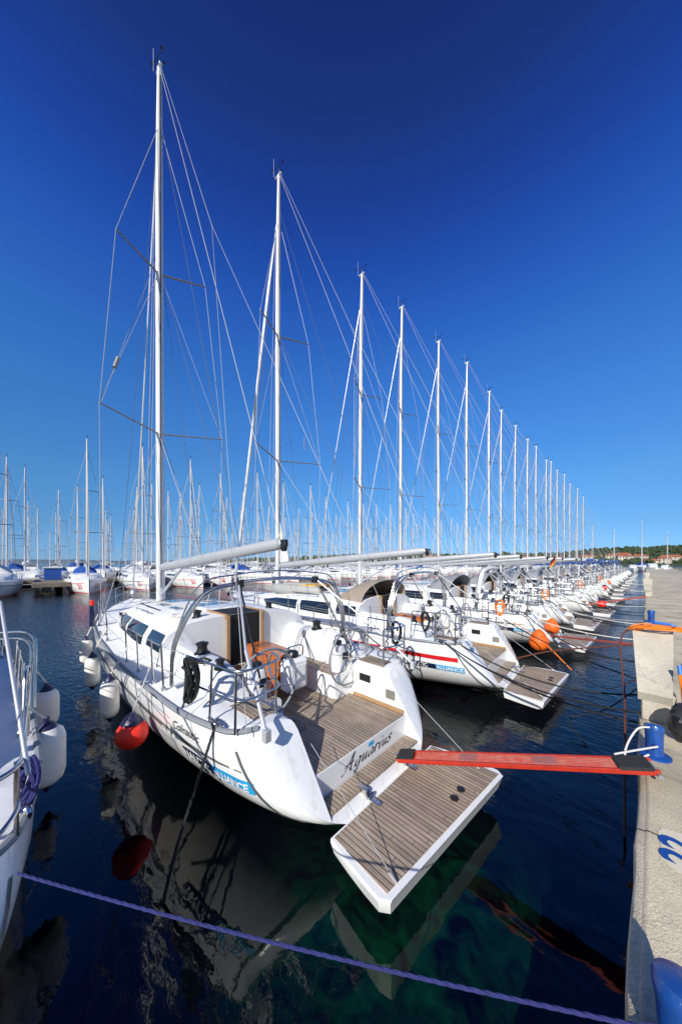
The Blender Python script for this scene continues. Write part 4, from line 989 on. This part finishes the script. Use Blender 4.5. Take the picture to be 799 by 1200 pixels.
mb = MB(); mb.tube(round_path([L0(p) for p in ((-3.6, -.13, 1.80), (-2.62, -.11, 1.76), (-2.50, -.5, 1.75), (-2.55, -1.1, 1.75))], .16, 8), .015, 10)
mb.tube(round_path([L0(p) for p in ((-3.3, -.14, 1.52), (-2.62, -.13, 1.50), (-2.48, -.3, 1.40), (-2.5, -.9, 1.38))], .12, 8), .013, 10)
for p in ((-3.55, -.14, 1.8), (-2.75, -.14, 1.76)): mb.tube([L0(p), L0((p[0], p[1], 1.29))], .013, 8)
mb.build('pushpit', M['steel'], b0)
mb = MB(); mb.tube([L0((-2.66, -.085, 1.70)), L0((-3.0, -.14, 1.96)), L0((-4.0, -.30, 2.66))], [.013, .013, .011], 12); mb.build('bimini_strut', M['alu'], b0)
for wx_, zt, L_, r_, lab in ((-4.3, 1.33, .60, .15, 'large white fender nearest the camera hanging beside the left boat'), (-6.0, 1.20, .54, .135, 'white fender behind the nearest one on the left boat')):
    fender((wx_, -.01, 0), zt, lab, L_, r_, rope_to=(wx_+.12, -.17, 1.65))
o = coil((-2.95, -.10, 1.66), 'bluerope', 'bundle of blue rope tied to the rail of the left boat', .34, .05, 5)

# round fenders between sterns
for i, (idx, s, x, m_, lab) in enumerate(((1, -1, .35, 'orange', 'big orange ball fender at the far quarter of the second yacht'), (2, 1, .35, 'orange', 'orange ball fender on the near side of the third yacht'), (4, 1, .3, 'red', 'small red ball fender low among the middle yacht sterns'), (6, -1, .3, 'red', 'tiny red ball fender far down the row'), (8, -1, .3, 'orange', 'tiny orange ball fender farthest down the row'))):
    T = rowb[idx].location; p = at(T, (x, s*(1.92), 0)); p = {0: Vector((-2.0, 9.35, 0)), 1: Vector((-2.15, 11.75, 0)), 2: Vector((-1.62, 20.5, 0))}.get(i, p)
    ball(p, .90, (.235, .21, .2, .2, .2)[i], lab, m_, (p.x-.35, p.y+(.5 if i < 3 else 0), 1.75))
for i in range(1, 7):
    T = rowb[i].location
    for k, x in enumerate((3.6, 6.4)):
        fender(at(T, (x, hb(x)+.15, 0)), 1.08, 'white fender, %s of the pair on the port side of the %s yacht' % (('aft', 'forward')[k], ordn[i-5] if i > 4 else ['', 'second', 'third', 'fourth', 'fifth'][i]), rope_to=at(T, (x, hb(x)-.08, hh(x)+.3)))

# dinghy on deck of the second yacht
t = thing('inflatable_dinghy', 'grey inflatable dinghy with yellow panel lying on the cabin roof beyond Aquarius', 'dinghy', tuple(at(rowb[1].location, (7.0, 0.35, 1.84))), TH+math.radians(4))
for s in (1, -1):
    mb = MB(); mb.tube([(1.25, s*.28, .22), (1.0, s*.42, .20), (.3, s*.46, .2), (-1.2, s*.46, .2), (-1.4, s*.46, .2)], [.14, .18, .19, .18, .06], 14); mb.build('side_tube', M['rib'], t)
mb = MB(); mb.box(-1.0, .95, -.30, .30, .12, .24, .05); mb.build('floor', M['rib'], t)
mb = MB(); mb.box(-1.15, -.5, -.52, .52, .345, .40, .02); mb.build('yellow_panel', M['yellow'], t)

# flags
def flag(p, h, cols, lab, w=.45, hgt=.36):
    t = thing('flag', lab, 'flag', tuple(p)); mb = MB(); mb.tube([(0, 0, 0), (0, 0, h)], .012, 6); mb.build('staff', M['woodp'], t)
    for k, m_ in enumerate(cols):
        mb = MB(); rows = []
        for i in range(6):
            u = i/5; rows.append([(-.02-w*.6*u, w*.55*u+.03*math.sin(5*u), h-hgt*(k+v)/len(cols)-.30*u) for v in (0, .5, 1)])
        mb.grid(rows); mb.build('cloth_band', m_, t, ang=80)
    return t
flag(at(rowb[3].location, (.5, 1.3, 1.3)), 2.05, (M['black'], M['flagred'], M['gold']), 'black red and gold German flag on a staff at the stern', .36, .30)
flag(at(rowb[1].location, (8.9, -1.5, 1.3))+Vector((0, 0, 7.0)), .6, (M['flagblue'], M['flagblue']), 'small blue courtesy flag flying in the rigging of the second yacht', .35, .3)

flag(Vector((-40.6, 27.3, 12.6)), 1.0, (M['flagred'], M['flagred']), 'tiny red flag hoisted high among the far masts left of centre', .7, .6)
# lifebuoy light / danbuoy at bow of Aquarius
t = thing('marker_buoy', 'navy and red marker buoy strapped upright at the bow rail of Aquarius', 'marker buoy', tuple(at(T1, (7.7, 1.86, 1.38))))
mb = MB(); mb.tube([(0, 0, .02), (0, 0, .55)], [.06, .055], 12); mb.build('sleeve', M['navy'], t)
mb = MB(); mb.tube([(0, 0, .552), (0, 0, .68)], [.05, .045], 12); mb.build('red_top', M['red'], t)

# ------------------------------------------------------------------ background marina
def simple_yacht():
    root = thing('moored_yacht', 'x', 'sailing yacht')
    mb = MB(); rows = []
    for x in [0, .2, .6, 1.7, 3.4, 5.6, 8, 9.4, 10.6, 11.6, 12.35, 12.8]:
        r = []
        for j in range(0, 9): y, z = sec(x, j, 8); r.append((x, y, z))
        for j in range(7, -1, -1): y, z = sec(x, j, 8); r.append((x, -y, z))
        rows.append(r)
    mb.grid(rows); mb.add(rows[0], [tuple(range(17))]); mb.build('hull', M['gel'], root)
    mb = MB(); rows = []
    for x in [0.02, .8, 2.4, 3.35, 3.4, 5, 6.5, 8, 9.2, 10.4, 11.3, 12.2, 12.75]:
        b, h = hb(x), hh(x)
        if x <= 3.36: half = [(b, h), (1.4*b/1.85, h+.03), (1.25*b/1.85, h+.28), (.95, h+.28), (.9, .85), (0, .8)]
        elif x < 10.5: c, zt = C1(x), max(ZT(x), h+.03); half = [(b, h), (c, h+.03), (c-.1, h+(zt-h)*.6), (c-.36*min(1, c), zt), (c*.3, zt+.05), (0, zt+.06)]
        else: half = [(b, h), (b*.8, h+.01), (b*.6, h+.02), (b*.4, h+.03), (b*.2, h+.03), (0, h+.03)]
        rows.append([(x, y, z) for y, z in half]+[(x, -y, z) for y, z in half[-2::-1]])
    mb.grid(rows); mb.build('deck', M['deck'], root)
    for s in (1, -1):
        mb = MB(); rows = []
        for i in range(6):
            x = 3.7+3.8*i/5; h = hh(x); c = C1(x); d = ZT(x)-h
            rows.append([(x, s*(c+.005), h+.03+d*.12), (x, s*(c-.075), h+d*.6)])
        mb.grid(rows); mb.build('window', M['glass'], root)
    hull_band('hull_stripe', .3, 12.6, lambda x: hh(x)-.42, lambda x: hh(x)-.36, M['stripe'], root, .01, 16)
    hull_band('boot_stripe', .3, 12.7, lambda x: .10, lambda x: .20, M['redst'], root, .01, 16)
    mx = 8.6
    mb = MB(); mb.tube([(mx, 0, 1.7), (mx, 0, 14.5), (mx-.03, 0, 16.8)], [.105, .095, .07], 8); ms = mb.build('mast', M['mastfar'], root)
    for z, w in ((6.6, 1.4), (11.2, 1.0)):
        mb = MB(); mb.tube([(mx-.55, w, z), (mx, 0, z-.05), (mx-.55, -w, z)], .04, 6); mb.build('spreader', M['alud'], ms)
    mb = MB(); mb.tube([(mx-.1, 0, 16.85), (mx-.1, 0, 17.3)], .02, 5); mb.tube([(mx-.4, 0, 17.2), (mx+.2, .1, 17.2)], .02, 5); mb.build('wind_vane', M['black'], ms)
    mb = MB()
    R_ = .018
    for s in (1, -1): mb.tube([(mx-.5, s*1.6, 1.4), (mx-.55, s*1.4, 6.6), (mx-.55, s*1.0, 11.2), (mx, 0, 15.6)], R_, 4)
    mb.tube([(.4, 0, 1.4), (mx-.1, 0, 16.8)], R_, 4); mb.build('rigging', M['wire'], root)
    mb = MB(); mb.tube([(12.5, 0, 1.6), (mx+.1, 0, 15.8)], .045, 6); mb.build('forestay', M['wirew'], root)
    mb = MB(); mb.tube([(mx-.1, 0, 2.8), (mx-1, 0, 2.85), (3.2, 0, 2.95)], [.12, .2, .12], 8); mb.build('boom', M['boom'], root)
    mb = MB()
    for s in (1, -1):
        P = [(.3, s*1.4, 1.9), (1.6, s*1.7, 1.9)]+[(x, s*(hb(x)-.1), hh(x)+.6) for x in (3, 5, 7, 9, 10.8)]
        mb.tube(P, .012, 4)
        for x in (.4, 1.6, 3, 5, 7, 9, 10.8): mb.tube([(x, s*(hb(x)-.12), hh(x)), (x, s*(hb(x)-.1), hh(x)+.6)], .014, 4)
    mb.tube([(10.8, .95, 2.05), (12.2, .4, 2.1), (12.7, 0, 2.12), (12.2, -.4, 2.1), (10.8, -.95, 2.05)], .016, 5); mb.build('guard_rails', M['steel'], root)
    return root
sy = simple_yacht()
first = [sy]
def place_sy(x, y, rz, label, group, sc_=1.0, hoodm=None, cover=None, number=None, stripe=None):
    if first: r = first.pop()
    else: r = dup(sy, None, ('sprayhood', 'sail_cover', 'lettering'))
    r.location = (x, y, 0); r.rotation_euler = (0, 0, rz); r.scale = (sc_,)*3; tag(r, label, 'sailing yacht', group)
    if stripe:
        for s in kids(r, 'hull_stripe'): recolour(s, M[stripe])
    if hoodm: hmesh(r, 'sprayhood', hoodm)
    if cover: hmesh(r, 'sail_cover', cover)
    if number:
        for s in (1, -1):
            text_obj('lettering', number, .62, lambda u, v, s=s: Vector((11.9-u if s > 0 else 11.2+u, s*(hull_y(11.9-u if s > 0 else 11.2+u, .55+v)+.015), .55+v)), M['redink'], r, offset=.01)
    return r
cache = {}
def hmesh(r, nm, m):
    if nm not in cache:
        if nm == 'sprayhood':
            mb = MB(); rows = []
            for i in range(5):
                t = i/4; x = 3.3+1.4*t; hg = 1.0*(1-t**2)+.05
                rows.append([(x, 1.15*math.cos(a), 1.75+hg*math.sin(a)**.7) for a in [PI*k/10 for k in range(11)]])
            mb.grid(rows)
        else:
            mb = MB(); mb.tube([(8.4, 0, 2.95), (8.0, 0, 3.05), (5.5, 0, 3.0), (3.1, 0, 3.0)], [.12, .30, .24, .12], 8)
        o = mb.build(nm, M['tan'], r); cache[nm] = o.data
    else:
        o = bpy.data.objects.new(nm, cache[nm]); col.objects.link(o); o.parent = r
    recolour(o, M[m])
NUM = {0: '58', 1: '53', 2: '51', 3: '50', -1: '59', 4: '48', 5: '46'}
G1 = 'yachts moored at the far parallel pier'
rr = random.Random(11)
def ord_word(k): 
    return ['first','second','third','fourth','fifth','sixth','seventh','eighth','ninth','tenth','eleventh','twelfth','thirteenth','fourteenth','fifteenth','sixteenth','seventeenth','eighteenth','nineteenth','twentieth'][k]
# front row, bows toward us; y positions follow the photo's left part
ys1 = [-3.7, 3.2, 8.2, 12.8, 17.4, 22.4]+[27+4.9*k for k in range(18)]
for k, y in enumerate(ys1):
    lab = 'white yacht with red boot stripe at the far pier, bow to the open water' if k >= 6 else ['white yacht with a red number on its bow at the left edge, across the water', 'white yacht with red number right of the brown concrete pier end', 'white yacht across the water just left of the mast of Aquarius', 'white yacht across the water just right of the mast of Aquarius', 'white yacht across the water below the boom of Aquarius', 'white yacht across the water below the end of the boom of Aquarius'][k]
    place_sy(-49+rr.uniform(-.4, .4), y, math.radians(rr.uniform(-3, 3)), lab, G1 if k < 6 else 'yachts of the front row at the far pier', rr.uniform(.90, 1.0), rr.choice([None, None, 'greyhood', 'whitecloth', 'bluecloth']), rr.choice([None, None, None, 'greycloth', 'whitecloth']), ['58', '53', '51', '50', '48', '46'][k] if k < 6 else None, 'redst' if rr.random() < .3 else None)
rows_ = [(-52.5, PI, -16, 4.7, 26, 'back row of the far pier', 'white yacht in the back row of the far pier'),
         (-92, 0, -22, 5.2, 26, 'second far pier, front row', 'distant white yacht in the front row of the second far pier'),
         (-96, PI, -25, 5.4, 26, 'second far pier, back row', 'distant white yacht beyond the second far pier'),
         (-72, 0, -18, 4.9, 24, 'middle basin', 'distant white yacht lying between the first and second far piers'),
         (-118, PI, -26, 5.6, 26, 'third far pier', 'distant white yacht lying behind the second far pier, mast among others'),
         (-140, 0, -30, 7.5, 22, 'outermost pier', 'very distant yacht at the outermost pier, thin mast above the rest')]
for X, rz, y0, dy, n, gname, lab in rows_:
    for k in range(n):
        if rr.random() < .1: continue
        place_sy(X+rr.uniform(-.6, .6), y0+dy*k+rr.uniform(-.5, .5), rz+math.radians(rr.uniform(-3, 3)), lab, 'yachts of the '+gname, rr.uniform(.82, 1.12), rr.choice([None, None, 'greyhood', 'whitecloth', 'bluecloth']), rr.choice([None, None, None, 'greycloth', 'whitecloth']))
# piers
def pier(x0, x1, y0, y1, z, lab, m='pier'):
    mb = MB(); mb.box(x0, x1, y0, y1, z-.45, z, .03)
    y = y0+.6
    while y < y1:
        mb.box(x0+.3, x1-.3, y, y+.7, -1.5, z-.46, .02); y += 6
    o = mb.build('pier', M[m]); return tag(o, lab, 'pier')
pier(-52.2, -49.3, -30, 150, 1.05, 'long low concrete pier across the water between two rows of yachts')
pier(-49.2, -39.5, -1.05, 1.75, 1.15, 'brown stained concrete pier end jutting out toward us at the left')
pier(-95.6, -92.4, -30, 160, 1.05, 'second distant concrete pier hidden among the masts')
# kiosk container on the far pier
t = thing('pier_kiosk', 'small blue box standing on the brown pier end', 'kiosk', (-46.5, .4, 1.15)); mb = MB(); mb.box(-.9, .9, -.7, .7, 0, 1.3, .03); mb.build('wall', M['bluecloth'], t); mb = MB(); mb.box(-1, 1, -.8, .8, 1.3, 1.42, .02); mb.build('roof', M['whitecloth'], t)

# right side of the quay: bow-to boats whose masts cast shadows over the quay, and far ones in view
for k in range(26):
    y = -22+5.6*k
    if 30 < y < 62: continue
    place_sy(21.0+rr.uniform(-.4, .4), y, PI, 'white yacht moored bow-to on the right side of the quay', 'yachts moored on the right side of the quay', rr.uniform(.95, 1.1), rr.choice([None, 'greyhood', 'tan']), rr.choice([None, 'bluecloth', 'whitecloth']))
# cross row at the far end
def motorboat():
    root = thing('motorboat', 'x', 'motorboat')
    mb = MB(); rows = []
    for x, b, h in ((0, 1.5, 1.0), (3, 1.65, 1.1), (6, 1.4, 1.3), (8, .7, 1.5), (9, .04, 1.6)):
        rows.append([(x, b, h), (x, b*.93, .3), (x, b*.6, -.2), (x, 0, -.3), (x, -b*.6, -.2), (x, -b*.93, .3), (x, -b, h)])
    mb.grid(rows); mb.add(rows[0], [tuple(range(7))]); mb.build('hull', M['gel'], root)
    mb = MB(); rows = [[(x, b, h), (x, 0, h+.08), (x, -b, h)] for x, b, h in ((0, 1.5, 1.0), (3, 1.65, 1.1), (6, 1.4, 1.3), (8, .7, 1.5), (9, .04, 1.6))]
    mb.grid(rows); mb.build('deck', M['deck'], root)
    mb = MB(); rows = []
    for x, w, z in ((1.6, 1.1, 2.3), (2.0, 1.15, 2.7), (4.2, 1.05, 2.65), (5.6, .9, 1.9), (6.6, .6, 1.35)): rows.append([(x, w+.1, 1.05), (x, w, z-.25), (x, w*.7, z), (x, -w*.7, z), (x, -w, z-.25), (x, -w-.1, 1.05)])
    mb.grid(rows); mb.add(rows[0], [tuple(range(6))]); mb.build('cabin', M['gel'], root)
    mb = MB()
    for s in (1, -1): mb.add([(2.1, s*1.18, 1.75), (4.9, s*1.07, 1.75), (4.3, s*1.09, 2.25), (2.1, s*1.17, 2.35)], [(0, 1, 2, 3)])
    mb.build('window', M['glass'], root)
    mb = MB(); mb.tube([(5.5, 1.2, 1.9), (8, .6, 2.1), (8.9, 0, 2.2), (8, -.6, 2.1), (5.5, -1.2, 1.9)], .03, 5); mb.build('bow_rail', M['steel'], root)
    return root
mbt = motorboat()
tag(mbt, 'white motorboat with dark cabin windows far off at the end of the quay', 'motorboat', 'motorboats at the far end of the basin')
mbt.location = (-14, 152, 0); mbt.rotation_euler = (0, 0, -PI/2)
for k in range(9):
    r = dup(mbt); r.location = (-8+4.4*k+rr.uniform(-.5, .5), 150+rr.uniform(-3, 3), 0); r.rotation_euler = (0, 0, -PI/2+rr.uniform(-.1, .1)); r.scale = (rr.uniform(.85, 1.25),)*3
for k in range(12):
    x = -40+6.4*k
    place_sy(x, 168+rr.uniform(-3, 3), -PI/2+rr.uniform(-.1, .1), 'yacht moored on the cross pier at the far end of the basin', 'yachts on the far cross pier', rr.uniform(.8, 1.25), rr.choice([None, 'greyhood', 'bluecloth']), rr.choice([None, 'bluecloth']))
mb = MB(); mb.box(-60, 60, 170, 174, .3, 1.0); o = mb.build('pier', M['pier']); tag(o, 'distant cross pier closing the basin beyond the end of the quay', 'pier')

# ------------------------------------------------------------------ land
from mathutils import noise
M['forest'] = mat('pine_forest', (.045, .075, .028), .9, var=.6, vscale=.12, bump=.8, bscale=.5)
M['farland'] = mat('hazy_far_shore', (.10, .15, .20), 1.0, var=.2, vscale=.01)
M['shore'] = mat('dry_shore', (.22, .19, .12), .95, var=.4, vscale=.05)
M['leaf'] = mat('pine_foliage', (.05, .085, .03), .9, var=.6, vscale=.8)
M['wallw'] = mat('cream_render', (.62, .56, .46), .85, var=.15, vscale=.5)
M['wallp'] = mat('peach_render', (.58, .38, .27), .85, var=.15, vscale=.5)
M['roof'] = mat('terracotta_roof', (.42, .13, .07), .85, var=.3, vscale=2)
M['pane'] = mat('dark_pane', (.03, .04, .05), .15)
a_ = math.atan((757-400)/350.)
def ray(px): # world direction seen at an x pixel of the photo
    X = (px-400)/350.; c, s = math.cos(a_), math.sin(a_); v = Vector((c*X-s, s*X+c, 0)); return v
def ridge(px):
    return interp([(240, 2), (330, 6), (420, 9), (520, 10), (600, 11), (650, 12), (700, 15), (740, 18), (790, 20), (850, 21), (1000, 16)], px)
mb = MB(); rows = []
for i in range(0, 90):
    px = 250+i*8.5; d = ray(px); r = []
    for j, (t, hf) in enumerate(((300, 0), (306, .06), (330, .13), (380, .35), (440, .65), (500, .92), (560, 1.0), (650, .9))):
        p = d*t; hgt = ridge(px)*hf*560/350*(1+.22*noise.noise(Vector((p.x*.012, p.y*.012, 0)))) + (1.0*noise.noise(Vector((p.x*.06, p.y*.06, 2))) if j > 2 else 0)
        r.append((p.x, p.y, hgt-.2 if j == 0 else hgt+.4))
    rows.append(r)
mb.grid(rows); o = struct(mb.build('hills', M['forest'], ang=180))
hill_rows = rows
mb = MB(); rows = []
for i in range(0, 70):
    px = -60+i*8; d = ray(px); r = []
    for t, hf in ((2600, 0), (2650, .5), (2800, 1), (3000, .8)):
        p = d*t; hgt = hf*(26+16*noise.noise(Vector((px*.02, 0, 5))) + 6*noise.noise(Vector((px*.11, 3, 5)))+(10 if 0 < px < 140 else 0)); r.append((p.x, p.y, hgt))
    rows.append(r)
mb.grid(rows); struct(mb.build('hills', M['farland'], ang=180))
# forest canopy: tree clumps over the ridge (nobody could count them)
def clump(mb, c, r, h, rr):
    n = 7; rows = []
    ph = rr.uniform(0, 9)
    for v in range(5):
        t = v/4; q = math.sin(PI*(.12+.80*t))
        rows.append([(c[0]+r*q*(1+.3*math.sin(3*a+ph+v))*math.cos(a), c[1]+r*q*(1+.3*math.cos(2*a+ph*2+v))*math.sin(a), c[2]+h*t) for a in [2*PI*k/n for k in range(n)]])
    mb.grid(rows, True); mb.add(rows[-1], [tuple(range(n))])
mb = MB(); rr = random.Random(4)
for _ in range(3600):
    i = rr.uniform(0, 88); px = 250+i*8.5; j = rr.uniform(1.2, 6.6); k = int(j); f = j-k; i0 = int(i)
    A = Vector(hill_rows[i0][k]).lerp(Vector(hill_rows[i0][k+1]), f); Bv = Vector(hill_rows[i0+1][k]).lerp(Vector(hill_rows[i0+1][k+1]), f); p = A.lerp(Bv, i-i0)
    s = rr.uniform(1.6, 3.6); clump(mb, (p.x, p.y, p.z-.5), s, s*rr.uniform(1.0, 1.8), rr)
o = mb.build('forest', M['leaf'], smooth=False); tag(o, 'dark green pine forest covering the low hills behind the marina', 'forest', None, 'stuff')
# houses
def house_at(px, dist, w, dpt, h, wall, z0, lab):
    d = ray(px); c = d*dist
    t = thing('house', lab, 'house', (c.x, c.y, z0), math.atan2(d.y, d.x)-PI/2+rr.uniform(-.5, .5), 'houses on the shore behind the marina')
    mb = MB(); mb.box(-w/2, w/2, -dpt/2, dpt/2, -2, h); mb.build('wall', M[wall], t, smooth=False)
    mb = MB(); e = .5; rh = min(w, dpt)*.28
    V = [(-w/2-e, -dpt/2-e, h), (w/2+e, -dpt/2-e, h), (w/2+e, dpt/2+e, h), (-w/2-e, dpt/2+e, h), (-w/2+dpt*.35, 0, h+rh), (w/2-dpt*.35, 0, h+rh)]
    mb.add(V, [(0, 1, 5, 4), (1, 2, 5), (2, 3, 4, 5), (3, 0, 4), (0, 3, 2, 1)]); mb.build('roof', M['roof'], t, smooth=False)
    for fl in range(max(1, int(h//2.9))):
        n = max(2, int(w//3))
        for k in range(n):
            x = -w/2+w*(k+.5)/n; mb = MB(); mb.box(x-.55, x+.55, -dpt/2-.06, -dpt/2-.01, 1.0+2.9*fl, 2.4+2.9*fl); mb.build('window', M['pane'], t, smooth=False)
    return t
HL = 'cream or peach house with red tiled roof on the wooded shore behind the marina'
for k in range(30):
    px = rr.choice([rr.uniform(340, 560), rr.uniform(560, 690), rr.uniform(690, 800), rr.uniform(700, 800)]); dist = rr.uniform(300, 400)
    tt = (dist-300)/200
    house_at(px, dist, rr.uniform(8, 15), rr.uniform(7, 9), rr.choice([3.2, 6.0, 6.0]), rr.choice(['wallw', 'wallw', 'wallp']), ridge(px)*1.6*tt*.75+.5, HL)

# ------------------------------------------------------------------ light, sky, camera
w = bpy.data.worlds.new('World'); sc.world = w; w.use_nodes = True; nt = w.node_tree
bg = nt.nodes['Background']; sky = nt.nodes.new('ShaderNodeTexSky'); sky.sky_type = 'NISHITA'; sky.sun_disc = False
ELEV = math.radians(32); sd = Vector((.36, -.93, 0)).normalized()
sky.sun_elevation = ELEV; sky.sun_rotation = math.atan2(sd.x, sd.y); sky.altitude = 0; sky.air_density = 1.0; sky.dust_density = .1; sky.ozone_density = 3.0
sky.ozone_density = 1.5
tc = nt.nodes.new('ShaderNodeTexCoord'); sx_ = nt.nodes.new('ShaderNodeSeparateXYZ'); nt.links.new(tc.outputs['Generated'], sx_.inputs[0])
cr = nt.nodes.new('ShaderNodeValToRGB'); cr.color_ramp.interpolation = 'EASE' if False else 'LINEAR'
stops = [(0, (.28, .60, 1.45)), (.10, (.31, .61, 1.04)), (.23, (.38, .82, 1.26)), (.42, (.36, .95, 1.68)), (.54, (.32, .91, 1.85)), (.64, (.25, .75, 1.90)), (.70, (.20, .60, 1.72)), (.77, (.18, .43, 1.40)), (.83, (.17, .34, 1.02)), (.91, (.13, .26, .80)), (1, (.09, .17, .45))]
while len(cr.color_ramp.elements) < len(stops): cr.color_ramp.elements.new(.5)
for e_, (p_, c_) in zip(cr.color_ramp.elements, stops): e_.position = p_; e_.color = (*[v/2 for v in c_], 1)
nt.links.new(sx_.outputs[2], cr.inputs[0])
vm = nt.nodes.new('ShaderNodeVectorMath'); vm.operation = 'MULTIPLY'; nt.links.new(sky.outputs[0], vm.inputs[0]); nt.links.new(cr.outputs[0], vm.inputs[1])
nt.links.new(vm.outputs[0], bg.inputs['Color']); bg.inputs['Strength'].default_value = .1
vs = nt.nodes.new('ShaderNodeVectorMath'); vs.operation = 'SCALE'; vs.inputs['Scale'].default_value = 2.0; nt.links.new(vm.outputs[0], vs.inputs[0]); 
# whiter tint on the sky's unseen sun side, added as fill for lit surfaces
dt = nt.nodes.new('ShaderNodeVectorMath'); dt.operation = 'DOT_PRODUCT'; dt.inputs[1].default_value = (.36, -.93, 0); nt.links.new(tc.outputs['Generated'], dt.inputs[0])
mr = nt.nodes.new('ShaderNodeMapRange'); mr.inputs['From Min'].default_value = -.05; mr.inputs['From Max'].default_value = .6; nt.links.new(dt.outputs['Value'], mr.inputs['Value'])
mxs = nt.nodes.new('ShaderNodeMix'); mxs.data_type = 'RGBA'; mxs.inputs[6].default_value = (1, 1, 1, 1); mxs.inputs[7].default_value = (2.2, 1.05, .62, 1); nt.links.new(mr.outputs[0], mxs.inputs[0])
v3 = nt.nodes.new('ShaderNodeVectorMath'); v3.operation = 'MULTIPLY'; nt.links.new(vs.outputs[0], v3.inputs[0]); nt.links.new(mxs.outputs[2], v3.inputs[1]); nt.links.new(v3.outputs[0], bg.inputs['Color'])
l = bpy.data.lights.new('sun', 'SUN'); l.energy = 5.0; l.angle = math.radians(.5); l.color = (1, .965, .90)
lo = bpy.data.objects.new('sun', l); col.objects.link(lo)
dirv = -(sd*math.cos(ELEV)+Vector((0, 0, math.sin(ELEV)))); lo.rotation_euler = dirv.to_track_quat('-Z', 'Y').to_euler()

cam = bpy.data.cameras.new('camera'); co = bpy.data.objects.new('camera', cam); col.objects.link(co); sc.camera = co
cam.sensor_fit = 'VERTICAL'; cam.sensor_height = 36; cam.sensor_width = 24; cam.lens = 36*350/1200.; cam.shift_y = .05; cam.clip_start = .05; cam.clip_end = 9000
co.location = (0, 0, 3.0); co.rotation_euler = (PI/2, 0, a_)
sc.view_settings.view_transform = 'Standard'; sc.view_settings.look = 'None'; sc.view_settings.exposure = 0
sc.render.engine = 'CYCLES'
